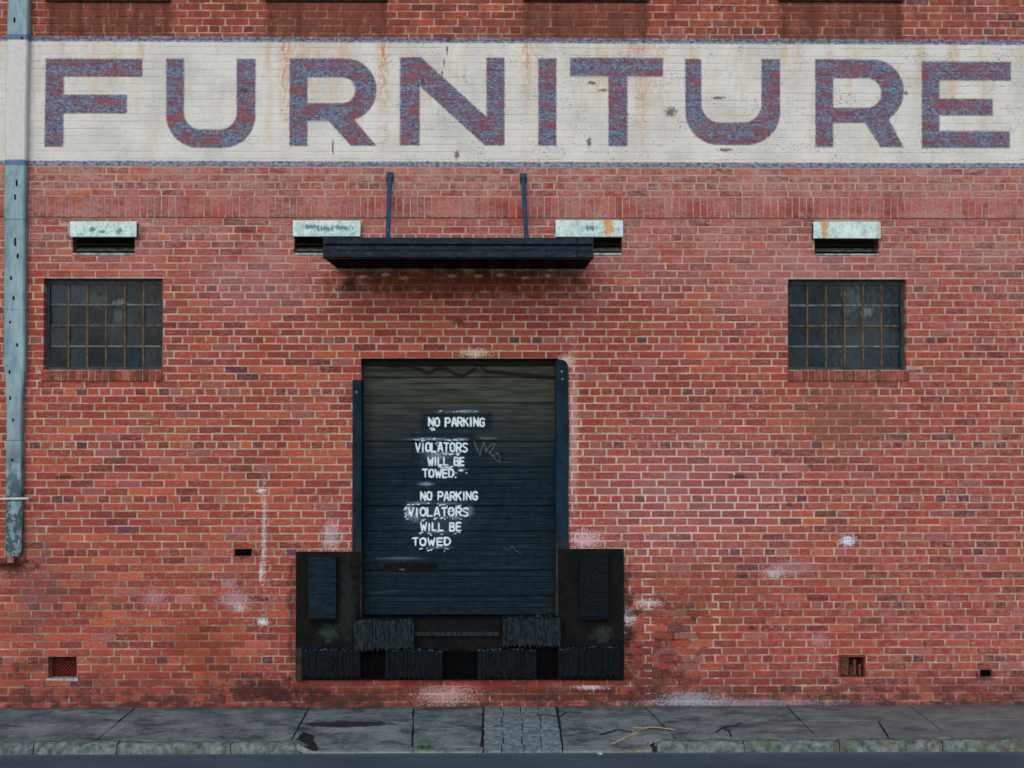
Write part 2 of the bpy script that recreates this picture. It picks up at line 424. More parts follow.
    n.bump(h, .7 if kind == 'brick' else .9, .004)
    return n.m

M = {}
M['brick'] = wall_material('brick_clay', 'brick', False)
M['brick_band'] = wall_material('brick_clay_painted', 'brick', True)
M['mortar'] = wall_material('mortar', 'mortar', False)
M['mortar_band'] = wall_material('mortar_painted', 'mortar', True)

def simple(name, c1, c2, sc=(20, 20, 20), rough=.7, spec=.3, bump=.3, metal=0, lo=.35, hi=.65, extra=None, dist=.002):
    n = N(name); a = n.noise(sc, 5, .65)
    c = n.mix(n.ramp(a, lo, hi), c1, c2)
    if extra: c = extra(n, c)
    n.base(c); n.rough(n.ramp(n.noise((30, 30, 30), 3), .3, .7, rough-.12, rough+.08)); n.spec(spec); n.b.inputs['Metallic'].default_value = metal
    n.bump(n.noise(tuple(s*4 for s in sc), 4, .6), bump, dist)
    return n.m

def pipe_ex(n, c):
    fn = n.noise((45, 45, 45), 4, .7)
    c = n.mix(n.mul(n.ramp(n.noise((50, 50, 6), 4, .7, (1, 1, 1)), .52, .7), .5), c, C4(66, 92, 98))
    low = n.mul(n.ramp(n.v, 420, 500), n.ramp(n.noise((13, 13, 9), 6, .7, (6, 1, 1)), .44, .52))
    c = n.mix(n.mul(low, .9), c, C4(34, 70, 76))
    c = n.mix(n.mul(n.mul(n.ramp(n.v, 530, 556), n.ramp(fn, .5, .56)), .8), c, C4(60, 36, 30))
    t0, b0 = vp(15, 42.5)[1], vp(15, 161.5)[1]
    ins = n.mx(n.sub(t0, n.v), n.sub(n.v, b0))
    c = n.mix(n.mul(n.ramp(ins, 6, 5), .8), c, C4(62, 96, 134))
    c = n.mix(n.ramp(ins, .8, -.8), c, n.mix(n.ramp(fn, .4, .75), (.66, .655, .62, 1), (.52, .52, .5, 1)))
    return c
M['pipe'] = simple('pipe_paint', C4(114, 142, 150), C4(148, 174, 180), (9, 9, 3), .6, .35, .35, extra=pipe_ex)
M['dark_slot'] = simple('dark_recess', C4(3, 5, 6), C4(9, 11, 12), rough=.9, spec=.05)
def aw_ex(n, c):
    fn = n.noise((26, 26, 10), 5, .75, (5, 2, 1))
    c = n.mix(n.ramp(fn, .60, .70, 0, .6), c, C4(84, 62, 48))
    return n.mix(n.ramp(n.noise((16, 8, 50), 5, .75, (1, 2, 1)), .54, .68, 0, .4), c, C4(76, 96, 108))
M['awning'] = simple('awning_painted_steel', C4(5, 20, 30), C4(14, 36, 50), (5, 5, 16), .6, .2, .2, extra=aw_ex)
M['awning_under'] = simple('awning_soffit', C4(12, 14, 18), C4(26, 28, 32), (8, 8, 8), .8, .2, .2)
M['rod'] = simple('rod_painted_steel', C4(34, 56, 76), C4(56, 82, 104), (30, 30, 8), .6, .15, .2)
def guard_ex(n, c):
    fn = n.noise((24, 24, 9), 5, .7, (5, 2, 1))
    m = n.mul(n.ramp(n.v, 520, 590, .05, 1), n.ramp(fn, .38, .60))
    return n.mix(n.mul(m, .85), c, n.mix(fn, C4(44, 32, 26), C4(104, 78, 54)))
M['guard'] = simple('guard_steel', C4(6, 28, 40), C4(18, 46, 60), (12, 12, 4), .7, .1, .25, extra=guard_ex)
def plate_ex(n, c):
    fn = n.noise((16, 16, 16), 5, .7, (5, 2, 1))
    for (cx, cy, rx, ry, k) in [(331, 632, 12, 8, .8), (601, 633, 14, 8, .6), (348, 600, 9, 50, .3)]:
        c = n.mix(n.mul(n.splat(cx, cy, rx, ry, fn, 1.0, .8), k), c, C4(46, 60, 58))
    return c
M['plate'] = simple('dock_plate_steel', C4(7, 10, 12), C4(21, 19, 18), (10, 10, 10), .75, .12, .5, extra=plate_ex)
M['rubber'] = simple('bumper_rubber', C4(6, 11, 15), C4(20, 30, 36), (40, 40, 40), .8, .12, .5)
M['rubber_worn'] = simple('bumper_rubber_worn', C4(8, 16, 20), C4(40, 54, 60), (60, 60, 20), .8, .15, .5)
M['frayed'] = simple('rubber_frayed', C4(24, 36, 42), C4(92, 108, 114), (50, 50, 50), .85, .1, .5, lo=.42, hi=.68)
M['rubber_blue'] = simple('bumper_rubber_navy', C4(8, 22, 32), C4(22, 44, 58), (14, 14, 60), .75, .15, .5)

def door_mat():
    n = N('door_paint')
    a = n.noise((3, 3, 40), 5, .65); b = n.noise((20, 20, 20), 4, .65)
    low = n.mix(n.ramp(b, .3, .7), C4(5, 20, 30), C4(12, 36, 48))
    up = n.mix(n.ramp(a, .35, .65), C4(46, 52, 48), C4(76, 78, 70))
    f = n.ramp(n.add(n.v, n.mul(n.sub(b, .5), 40)), 372, 480)
    c = n.mix(f, up, low)
    c = n.mix(n.mul(n.ramp(n.noise((3, 3, 90), 3, .6), .55, .75), .3), c, C4(84, 92, 96))
    # navy touch-up patches behind each notice
    for (x0, x1, y0, y1) in [(420, 492, 412, 432), (410, 474, 434, 484), (412, 482, 488, 505), (404, 476, 505, 550), (384, 440, 556, 562)]:
        p0, p1 = vp(x0, y0), vp(x1, y1)
        m = n.ramp(n.add(n.box(p0[0], p1[0], p0[1], p1[1]), n.mul(n.sub(b, .5), 8)), 3, -3)
        c = n.mix(n.mul(m, .8), c, n.mix(b, C4(5, 19, 32), C4(12, 34, 50)))
    fz = n.noise((70, 70, 120), 4, .75)
    for (cx, cy, rx, ry, k) in [(467, 411.5, 10, 1.6, .5), (455, 412, 26, 1.2, .25), (425, 485, 7, 2.2, .7), (430, 439.5, 20, 1.6, .65), (460, 440, 8, 1.8, .6),
                               (437, 457, 12, 3, .6), (408, 513, 4.5, 8, .75), (415, 519, 5, 4, .6), (418, 504.5, 10, 1.6, .6), (454, 519, 7, 1.8, .6), (436, 533, 12, 1.6, .4), (438, 549, 12, 1.6, .35), (447, 504.5, 12, 1.2, .4),
                               (462, 470, 5, 1.6, .45), (440, 453.5, 22, 1.6, .4), (400, 560, 22, 2, .25), (469, 512, 4, 6, .5), (442, 465, 22, 14, .12), (438, 520, 34, 24, .10), (489, 439, 8, 1, .35)]:
        p = vp(cx, cy)
        c = n.mix(n.mul(n.splat(p[0], p[1], rx, ry, fz, 1.4, .9), k*.8), c, C4(150, 178, 200))
    n.base(c); n.rough(.7); n.spec(.15); n.bump(b, .15, .002)
    return n.m
M['door'] = door_mat()
def stencil():
    n = N('stencil_paint'); a = n.noise((120, 120, 120), 4, .7)
    n.base(n.mix(n.ramp(a, .52, .66, 0, .75), C4(214, 230, 242, 1.1), C4(100, 134, 164))); n.rough(.8); n.spec(.2)
    return n.m
M['stencil'] = stencil()
M['scratch'] = simple('scratch_marks', C4(90, 106, 110), C4(128, 140, 142), (60, 60, 60), .8)
def hood_ex(n, c):
    fn = n.noise((40, 40, 40), 5, .7, (2, 2, 2)); sn = n.noise((70, 70, 30), 4, .7, (3, 1, 1))
    c = n.mix(n.mul(n.ramp(sn, .56, .66), .8), c, C4(84, 120, 116))
    for (cx, cy, rx, ry, k) in [(608, 228, 7, 11, .95), (822, 229, 4.5, 12, .95), (876, 230, 3, 9, .4), (575, 226, 10, 3, .2)]:
        p = vp(cx, cy)
        c = n.mix(n.mul(n.splat(p[0], p[1], rx, ry, fn, 1.0, .5), k), c, n.mix(fn, C4(190, 120, 50), C4(222, 176, 120)))
    for (cx, cy, rx, ry) in [(312, 228, 10, 2.6), (326, 230, 8, 3), (342, 229, 14, 2.6), (95, 231, 4, 3), (122, 232, 5, 3), (106, 233, 5, 1.6), (588, 229, 8, 3)]:
        p = vp(cx, cy)
        c = n.mix(n.mul(n.splat(p[0], p[1], rx, ry, sn, 1.4, .3), .85), c, C4(70, 108, 124))
    return c
M['hood'] = simple('hood_galvanised', C4(168, 198, 194, 1.15), C4(204, 224, 218, 1.15), (18, 18, 18), .6, .35, .35, extra=hood_ex)
M['vent_dark'] = simple('vent_interior', C4(18, 16, 10), C4(34, 32, 24), rough=.8)
M['louvre'] = simple('louvre_metal', C4(56, 58, 48), C4(112, 118, 108), (20, 20, 20), .6)
M['sill_stone'] = simple('vent_sill', C4(120, 122, 116), C4(190, 192, 188), (20, 20, 20), .8)
M['win_frame'] = simple('window_frame_steel', C4(24, 34, 42), C4(52, 66, 76), (14, 14, 14), .55, .35, .3)
M['muntin'] = simple('muntin_rusty', C4(66, 56, 42), C4(112, 92, 66), (24, 24, 24), .7, .3, .4)
M['muntin_grey'] = simple('muntin_pale', C4(70, 78, 82), C4(116, 122, 120), (24, 24, 24), .6, .3, .4)
M['interior'] = simple('dark_interior', (.012, .014, .016, 1), (.02, .022, .024, 1), rough=.9)
def glass():
    n = N('dirty_glass')
    a = n.noise((5, 5, 5), 5, .65, (2, 0, 0)); b = n.noise((40, 40, 14), 4, .7)
    c = n.mix(n.ramp(a, .3, .7), C4(6, 22, 34), C4(20, 46, 60))
    c = n.mix(n.mul(n.ramp(b, .5, .75), n.ramp(a, .4, .65)), c, C4(50, 60, 66))
    for (cx, cy, rx, ry, k) in [(118, 303, 9, 4, .7), (871, 312, 6, 9, .65), (855, 300, 12, 18, .22), (115, 315, 6, 9, .3), (868, 340, 40, 50, .12), (90, 300, 14, 8, .15)]:
        p = vp(cx, cy)
        c = n.mix(n.mul(n.splat(p[0], p[1], rx, ry, b, 1.0, .8), k), c, C4(120, 128, 128))
    n.base(c); n.rough(n.ramp(b, .35, .7, .12, .4)); n.spec(.2)
    n.bump(n.noise((6, 6, 6), 2), .25, .01)
    n.b.inputs['Alpha'].default_value = .93
    return n.m
M['glass'] = glass()
M['terracotta'] = simple('vent_terracotta', C4(96, 36, 28), C4(140, 58, 42), (30, 30, 30), .9)
M['terracotta_dark'] = simple('vent_dark_clay', C4(22, 10, 12), C4(46, 18, 18), (30, 30, 30), .9)

def slab_mat():
    n = N('pavement_concrete')
    a = n.noise((3, 3, 3), 5, .65); b = n.noise((60, 60, 60), 4, .7); sp = n.noise((16, 16, 16), 5, .7, (4, 4, 4))
    l = n.noise((2.2, 4.5, 1), 6, .75, (4, 0, 0))
    c = n.mix(n.ramp(a, .3, .7), C4(88, 102, 106), C4(146, 156, 154))
    c = n.mix(n.ramp(b, .35, .7, 0, .45), c, C4(54, 64, 68))
    c = n.mix(n.ramp(sp, .52, .68, 0, .6), c, C4(144, 156, 152))
    c = n.mix(n.mul(n.ramp(l, .50, .62), .75), c, C4(40, 50, 58))
    c = n.mix(n.mul(n.ramp(n.noise((6, 8, 5), 6, .8, (4, 9, 0)), .52, .64), .45), c, C4(46, 52, 56))
    c = n.mix(n.mul(n.ramp(n.noise((30, 45, 30), 4, .8, (4, 1, 0)), .60, .66), .7), c, C4(150, 156, 150))
    c = n.mix(n.mul(n.ramp(n.noise((38, 50, 30), 4, .8, (1, 1, 6)), .61, .66), .8), c, C4(26, 30, 32))
    # patchy darker strip along the foot of the wall
    c = n.mix(n.mul(n.mul(n.ramp(n.y, -.26, -.02), n.ramp(sp, .3, .6)), .6), c, C4(30, 34, 36))
    # right-hand slabs warmer
    c = n.mix(n.ramp(n.u, 640, 900, 0, .5), c, C4(118, 114, 108))
    c = n.mix(n.mul(n.ramp(n.y, -1.32, -1.39), n.ramp(sp, .35, .6, .2, .8)), c, C4(150, 152, 142))
    # long brown damp stain in front of the dock
    g = G(345, 723)
    d = n.mth('SQRT', n.add(n.mth('POWER', n.mth('MULTIPLY_ADD', n.x, 1/.42, -g.x/.42), 2.0), n.mth('POWER', n.mth('ABSOLUTE', n.mth('MULTIPLY_ADD', n.y, 1/.085, -g.y/.085)), 2.0)))
    c = n.mix(n.mul(n.ramp(n.add(d, n.mul(n.sub(sp, .5), 1.0)), 1.1, .8), .9), c, C4(26, 22, 22))
    n.base(c); n.rough(.85); n.spec(.25); n.bump(n.add(b, n.mul(sp, 1.5)), .7, .006)
    return n.m
M['slab'] = slab_mat()
def kerb_mat():
    n = N('kerb_granite')
    a = n.noise((14, 14, 14), 5, .7); b = n.noise((90, 90, 90), 3, .7)
    c = n.mix(n.ramp(a, .3, .7), C4(60, 74, 78), C4(134, 144, 140))
    c = n.mix(n.ramp(b, .5, .8, 0, .6), c, C4(44, 48, 50))
    moss = n.mul(n.ramp(n.noise((7, 7, 7), 4, .65, (1, 9, 2)), .46, .64), .6)
    moss = n.mul(moss, n.ramp(n.u, 600, 800, .35, 1))
    c = n.mix(moss, c, C4(96, 98, 56))
    c = n.mix(n.mul(n.ramp(n.noise((10, 10, 10), 4, .65, (3, 9, 2)), .56, .66), n.ramp(n.u, 780, 900, 0, .7)), c, C4(112, 74, 44))
    n.base(c); n.rough(.85); n.spec(.25); n.bump(n.add(n.mul(a, 2), b), .8, .008)
    return n.m
M['kerb'] = kerb_mat()
def road_mat():
    n = N('road_asphalt')
    a = n.noise((1.2, 2.5, 1), 5, .6); b = n.noise((120, 120, 120), 3, .7); sp = n.noise((70, 70, 70), 4, .8, (3, 1, 1))
    c = n.mix(n.ramp(a, .3, .7), C4(66, 84, 94), C4(86, 104, 114))
    c = n.mix(n.ramp(b, .35, .7, 0, .6), c, C4(44, 54, 66))
    c = n.mix(n.ramp(sp, .60, .68, 0, .7), c, C4(128, 134, 138))
    c = n.mix(n.ramp(n.noise((50, 70, 50), 4, .85, (8, 1, 1)), .58, .66, 0, .7), c, C4(30, 36, 44))
    # grit drifted along the gutter
    yk = -1.41
    c = n.mix(n.mul(n.mul(n.ramp(n.y, yk-.10, yk-.01), n.ramp(sp, .38, .6)), .75), c, C4(116, 114, 104))
    n.base(c); n.rough(.85); n.spec(.25); n.bump(n.add(b, sp), .8, .006)
    return n.m
M['road'] = road_mat()
M['ground_joint'] = simple('joint_dirt', C4(20, 22, 24), C4(44, 46, 44), (30, 30, 30), .95)
M['paver'] = simple('paver_concrete', C4(84, 100, 106), C4(138, 150, 150), (22, 22, 22), .85, .25, .6, dist=.005)
M['yellow'] = simple('marking_paint_worn', C4(150, 128, 86), C4(206, 180, 130), (40, 40, 40), .85)
M['leaf'] = simple('weed_leaf', C4(50, 96, 40), C4(84, 136, 58), (40, 40, 40), .6)
M['pebble'] = simple('pebble_pale', C4(150, 156, 156), C4(200, 204, 200), (40, 40, 40), .8)
M['white_rod'] = simple('bracket_white', C4(176, 182, 188), C4(210, 214, 216), (30, 30, 30), .6)
M['black_seal'] = simple('torn_seal_rubber', C4(12, 12, 13), C4(28, 27, 25), (30, 30, 30), .85)
M['top_sill'] = simple('upper_sill_rusty', C4(40, 20, 14), C4(86, 48, 32), (20, 20, 20), .85)

# ================================================================== GROUND
# road: one sheet out to the horizon, 12 cm below the pavement
ZR = -0.082; YK = -1.40
rb = MB()
rb.add([(-300, YK+.14, ZR-.002), (300, YK+.14, ZR-.002), (300, -400, ZR-.002), (-300, -400, ZR-.002)], [(0, 1, 2, 3)])
road = rb.build('road', M['road'], kind='structure')
gb = MB(); gb.add([(-300, 300, ZR-.05), (300, 300, ZR-.05), (300, -400, ZR-.05), (-300, -400, ZR-.05)], [(0, 1, 2, 3)])
gb.build('ground', M['ground_joint'], kind='structure')

# pavement bed (joint dirt) and slabs
AX0, AX1 = G(308, 737).x, G(650, 737).x           # dropped crossing in front of the dock
def slope(x, y):
    """height of the pavement surface; it falls to the road over the dropped crossing"""
    t = min(1, max(0, (x-AX0+.06)/.10))*min(1, max(0, (AX1-x+.06)/.10))
    t = t*t*(3-2*t)
    s_ = min(1, max(0, (-y-.55)/.80))
    return t*s_*(-.064)
def sheet(mb, pts_fn, nx, ny, th=.06):
    """grid surface with a skirt"""
    o = len(mb.v); vs = []; fs = []
    for j in range(ny+1):
        for i in range(nx+1):
            vs.append(pts_fn(i/nx, j/ny))
    w_ = nx+1
    for j in range(ny):
        for i in range(nx):
            a = j*w_+i; fs.append((a, a+1, a+1+w_, a+w_))
    rim = [i for i in range(nx+1)]+[j*w_+nx for j in range(1, ny+1)]+[ny*w_+i for i in range(nx-1, -1, -1)]+[j*w_ for j in range(ny-1, 0, -1)]
    k = len(vs)
    for r in rim: x, y, z = vs[r]; vs.append((x, y, z-th))
    m_ = len(rim)
    for i in range(m_): fs.append((rim[i], rim[(i+1) % m_], k+(i+1) % m_, k+i))
    mb.add(vs, fs)
bed = MB()
def bedf(a, b):
    x = -9+18*a; y = .0+(YK+.02)*b
    return (x, y, slope(x, y)-.014)
sheet(bed, bedf, 90, 8, .12)
pav = bed.build('pavement', M['ground_joint'], kind='structure')

def slab(x0a, x1a, x0b, x1b, ya, yb, dz=0.0, name='paving_slab', mat=None, res=.12, tilt=0.0, gap=.008):
    """slab between wall side (y=ya, x0a..x1a) and kerb side (y=yb, x0b..x1b)"""
    mb = MB(); nx = max(2, int(abs(x1a-x0a)/res)); ny = max(2, int(abs(yb-ya)/res))
    ph = rng.uniform(0, 9)
    def f(a, b):
        xa = x0a+gap+(x1a-x0a-2*gap)*a; xb = x0b+gap+(x1b-x0b-2*gap)*a
        x = xa+(xb-xa)*b; y = ya+(yb-ya)*b
        e = 0.004*math.sin(x*7+ph)*math.sin(y*9+ph)
        edge = -.003 if (a in (0, 1) or b in (0, 1)) else 0
        x += rng.uniform(-.005, .005) if a in (0, 1) else 0
        return (x, y+rng.uniform(-.002, .002), slope(x, y)+dz+tilt*(a-.5)+e*.4+edge)
    sheet(mb, f, nx, ny, .05)
    return mb.build(name, mat or M['slab'], pav)
YS = YK+.125
jw = [-8.9, G(-170, 709).x, G(133, 709).x, G(308, 709).x, G(413, 709).x, G(484, 709).x]
jk = [-8.9, G(-230, 737).x, G(100, 737).x, G(293, 737).x, G(413, 737).x, G(481, 737).x]
for i in range(5):
    yy = YS
    slab(jw[i], jw[i+1], jk[i], jk[i+1], -.006, yy, rng.uniform(-.004, .002), tilt=rng.uniform(-.006, .006))
# right side: joints plus a lengthwise joint
P0w, P0k = G(558, 709).x, G(562, 737).x
jw = [P0w, G(646, 709).x, G(790, 709).x, G(914, 709).x, G(1150, 709).x, 8.9]
jk = [P0k, G(676, 737).x, G(817, 737).x, G(952, 737).x, G(1230, 737).x, 8.9]
ym = -0.62
for i in range(5):
    tm = (ym)/(YS)
    xm0 = jw[i]+(jk[i]-jw[i])*tm; xm1 = jw[i+1]+(jk[i+1]-jw[i+1])*tm
    if i == 0:
        slab(jw[i], jw[i+1], jk[i], jk[i+1], -.006, YS, -.002)
    else:
        slab(jw[i], jw[i+1], xm0, xm1, -.006, ym+.003, rng.uniform(-.003, .003), tilt=rng.uniform(-.005, .005), gap=.006)
        if i == 2:
            xs = G(884, 725).x; xs2 = G(888, 737).x
            slab(xm0, xs, jk[i], xs2, ym-.003, YS, -.002); slab(xs, xm1, xs2, jk[i+1], ym-.003, YS, .002)
        else:
            slab(xm0, xm1, jk[i], jk[i+1], ym-.003, YS, rng.uniform(-.003, .003), tilt=rng.uniform(-.005, .005), gap=.006)
for (p0_, p1_) in [(AX0-.07, G(413, 741).x), (G(413, 741).x, G(483, 741).x), (P0k, AX1)]:
    slab(p0_, p1_, p0_, p1_, YS, YK, -.003, gap=.004)
# patch of narrow pavers in front of the door
px0, px1 = G(484, 720).x, G(558, 720).x
cols = 4; rows = 7
rg_ = [[0 if i in (0, 4) else rng.uniform(-.012, .012) for j in range(7)] for i in range(5)]
for i in range(cols):
    for j in range(rows):
        xa = px0+(px1-px0)*i/cols; xb = px0+(px1-px0)*(i+1)/cols
        xa += rg_[i][j]; xb += rg_[i+1][j]
        ya = -.006+(YK+.006)*j/rows; yb = -.006+(YK+.006)*(j+1)/rows
        sh = .05*math.sin(j*1.7+i) if 0 < i else 0
        slab(xa, xb, xa, xb, ya-.004, yb+.004, rng.uniform(-.004, .003), 'paver', M['paver'], res=.09, tilt=rng.uniform(-.004, .004), gap=.004)

# kerb stones
def kerbstone(x0, x1, round_end=0, dz=0):
    mb = MB(); n_ = max(4, int((x1-x0)/.05)); prof = [(YK+.12, -.12), (YK+.12, .002), (YK+.03, .004), (YK+.006, -.012), (YK-.004, -.05), (YK-.012, ZR-.03)]
    rings = []
    ph = rng.uniform(0, 20)
    for i in range(n_+1):
        t = i/n_; x = x0+.004+(x1-x0-.008)*t
        e = 0
        if round_end > 0: e = max(0, (x-(x1-.12))/.12)**2
        if round_end < 0: e = max(0, ((x0+.12)-x)/.12)**2
        if i in (0, n_): e = max(e, .10)
        ring = []
        for k, (y, z) in enumerate(prof):
            jy = .007*math.sin(x*23+ph+k)+rng.uniform(-.004, .004); jz = .004*math.sin(x*17+ph*2+k)+rng.uniform(-.003, .003)
            if k in (0, 5): jy = jz = 0
            zz = z+dz+jz-(e*.06 if 0 < k < 5 else 0)
            yy = y+jy+(e*.06 if k >= 2 else 0)
            ring.append((x, yy, zz))
        rings.append(ring)
    v = [p for r in rings for p in r]; m_ = len(prof); f = []
    for i in range(n_):
        for k in range(m_-1):
            a = i*m_+k; f.append((a, a+1, a+1+m_, a+m_))
    f.append(tuple(range(m_))); f.append(tuple(range(n_*m_, n_*m_+m_)))
    mb.add(v, f); return mb.build('kerb_stone', M['kerb'], kerb)
kerb = bpy.data.objects.new('kerb', None); COL.objects.link(kerb); kerb['kind'] = 'structure'
ks = [G(p, 745, -.05).x for p in (-420, -270, -120, 40, 122, 234, 309)]
for i in range(6): kerbstone(ks[i], ks[i+1], 1 if i == 5 else 0, rng.uniform(-.006, .004))
ks = [G(p, 745, -.05).x for p in (650, 742, 837, 940, 1040, 1180, 1330, 1480)]
for i in range(7): kerbstone(ks[i], ks[i+1], -1 if i == 0 else 0, rng.uniform(-.010, .002))
# worn paint strokes and cracks on the crossing
def stroke(pts, wd, name, mat, parent, lift=.006):
    mb = MB(); v = []; f = []
    P = [Vector((p.x, p.y)) for p in pts]
    Q = []
    for i in range(len(P)-1):
        for k in range(8): Q.append(P[i].lerp(P[i+1], k/8))
    Q.append(P[-1])
    for i, p in enumerate(Q):
        d = (Q[min(i+1, len(Q)-1)]-Q[max(i-1, 0)]).normalized(); nn = Vector((-d.y, d.x))
        ww = wd*(.7+.5*rng.random())
        for s_ in (-1, 1):
            q = p+nn*ww*s_*.5; v.append((q.x, q.y, slope(q.x, q.y)+lift))
    for i in range(len(Q)-1): f.append((2*i, 2*i+1, 2*i+3, 2*i+2))
    k = len(v); v += [(x, y, z-.004) for x, y, z in v]
    n_ = len(Q)
    f += [(2*i, 2*i+2, k+2*i+2, k+2*i) for i in range(n_-1)]+[(2*i+1, k+2*i+1, k+2*i+3, 2*i+3) for i in range(n_-1)]
    mb.add(v, f); return mb.build(name, mat, parent)
stroke([G(612, 744, -.05), G(643, 732, -.04)], .022, 'painted_line', M['yellow'], pav, .008)
stroke([G(633, 730, -.04), G(676, 731.5, -.01)], .03, 'painted_line', M['yellow'], pav, .008)
def crack(pp): stroke([G(a, b) for a, b in pp], .012, 'crack', M['ground_joint'], pav, .0075)
crack([(716, 733), (722, 728), (735, 726), (742, 723)])
crack([(722, 728), (729, 731), (731, 737)])
crack([(536, 716), (547, 715), (560, 717), (566, 713)])
crack([(600, 731), (618, 727), (632, 729)])

# ================================================================== BUILDING
XW0, XW1, ZTOP = -8.6, 8.6, 7.45
bld = thing('brick_building', 'red brick warehouse wall with FURNITURE painted in faded blue letters on a white band', 'building', (0, 0, 0))
bld['label'] = 'old red brick warehouse with FURNITURE painted in faded blue on a white band'

# course grid from the header rows
hy = [659.4, 605.9, 552.3, 498.9, 445.0, 391.8, 340.0, 288.6, 237.6]
hz = [Z(y) for y in hy]
bounds = []
for k in range(len(hz)-1):
    for i in range(7): bounds.append(hz[k]+(hz[k+1]-hz[k])*i/7)
c0 = (hz[1]-hz[0])/7
bounds = [hz[0]-c0*(i) for i in range(7, 0, -1)]+bounds+[hz[-1]]
centres = bounds                      # centre height of each course
isH = [((i-7) % 7 == 0) for i in range(len(centres))]
rows_ = []                            # (z0, z1, header?, kind)
for i, zc in enumerate(centres):
    up = (centres[i+1]-zc) if i+1 < len(centres) else (zc-centres[i-1])
    dn = (zc-centres[i-1]) if i else up
    rows_.append([zc-dn/2, zc+up/2, isH[i]])
SOL0, SOL1 = Z(218.6), Z(196.6)
# two courses between header row 237.6 and the soldier course
z = rows_[-1][1]; h = (SOL0-z)/2
rows_.append([z, z+h, False]); rows_.append([z+h, SOL0, False])
# above soldier: stretcher, header (186), then 6+1 repeats
cu = (Z(30)-Z(186))/21
zb = Z(186)-cu/2
rows_.append([SOL1, zb, False])
k = 0
while zb+cu*k < ZTOP:
    rows_.append([zb+cu*k, zb+cu*(k+1), k % 7 == 0]); k += 1
ZTOP = rows_[-1][1]

# openings (x0, x1, z0, z1)
def R4(x0, x1, ytop, ybot):
    cy = (ytop+ybot)/2; return (W(x0, cy).x, W(x1, cy).x, W((x0+x1)/2, ybot).z, W((x0+x1)/2, ytop).z)
WIN = [R4(43.5, 163, 278.3, 370), R4(787.6, 906.5, 279.2, 370)]
SILL = [R4(41.5, 163, 370, 381.5), R4(787.6, 909, 370, 381.5)]
DOOR = R4(360.5, 559, 358.3, 618)
VENT = [R4(72.5, 135, 222, 254.5), R4(294, 359, 222, 254.5), R4(557, 622, 222, 254.5), R4(814.5, 879, 222.5, 255)]
AIR = [R4(48, 77, 657, 678), R4(838, 866, 652, 675.5)]
HOLES = [R4(234, 252, 550.5, 558), R4(980, 992, 673, 681)]
def snap(r):
    bs = [q[0] for q in rows_]
    return (r[0], r[1], min(bs, key=lambda b_: abs(b_-r[2])), min(bs, key=lambda b_: abs(b_-r[3])))
AIR = [snap(r) for r in AIR]; HOLES = [snap(r) for r in HOLES]
DOORH = (DOOR[0], DOOR[1], Z(633), DOOR[3])
ALL = WIN+[DOORH]+VENT+AIR+HOLES        # holes through the mortar core
CUT = ALL+SILL

# mortar core: front sheet with openings and their returns
def core(z0, z1, mat, name):
    xs = sorted(set([XW0, XW1]+[a for r in ALL for a in r[:2]])); zs = sorted(set([z0, z1]+[a for r in ALL for a in r[2:] if z0 < a < z1]))
    mb = MB()
    def hole(x, z): return any(r[0] < x < r[1] and r[2] < z < r[3] for r in ALL)
    for i in range(len(xs)-1):
        for j in range(len(zs)-1):
            if not hole((xs[i]+xs[i+1])/2, (zs[j]+zs[j+1])/2):
                # core pieces share faces; only front and back are drawn so nothing overlaps
                mb.add([(xs[i], 0, zs[j]), (xs[i+1], 0, zs[j]), (xs[i+1], 0, zs[j+1]), (xs[i], 0, zs[j+1])], [(0, 1, 2, 3)])
    for r in ALL:
        if r[3] <= z0 or r[2] >= z1: continue
        dpt = .05 if r in HOLES else .30
        a, b, c_, d = r
        mb.add([(a, 0, c_), (a, 0, d), (a, dpt, d), (a, dpt, c_)], [(0, 1, 2, 3)])
        mb.add([(b, 0, c_), (b, 0, d), (b, dpt, d), (b, dpt, c_)], [(0, 3, 2, 1)])
        mb.add([(a, 0, d), (b, 0, d), (b, dpt, d), (a, dpt, d)], [(0, 1, 2, 3)])
        if r not in WIN: mb.add([(a, 0, c_), (b, 0, c_), (b, dpt, c_), (a, dpt, c_)], [(0, 3, 2, 1)])
    me = bpy.data.meshes.new(name); me.from_pydata(mb.v, [], mb.f); me.update(); me.materials.append(mat)
    o = bpy.data.objects.new(name, me); COL.objects.link(o); return setp(o, bld)
ZB0, ZB1 = rows_[0][0]-.4, None
band_lo = Z(168.5)
core(ZB0, band_lo, M['mortar'], 'mortar_joints')
core(band_lo, ZTOP, M['mortar_band'], 'mortar_joints')
# body behind: side and back walls, roof, dark rooms
bb = MB(); bb.box(XW0, XW1, .45, 9.0, ZB0, ZTOP)
bb.build('wall', M['interior'], bld)
sb = MB()
sb.box(XW0-.02, XW0+.001, .0, .46, ZB0, ZTOP+.0); sb.box(XW1-.001, XW1+.02, 0, .46, ZB0, ZTOP); sb.box(XW0, XW1, .0, .46, ZTOP+.001, ZTOP+.04)
sb.build('coping', M['mortar'], bld)

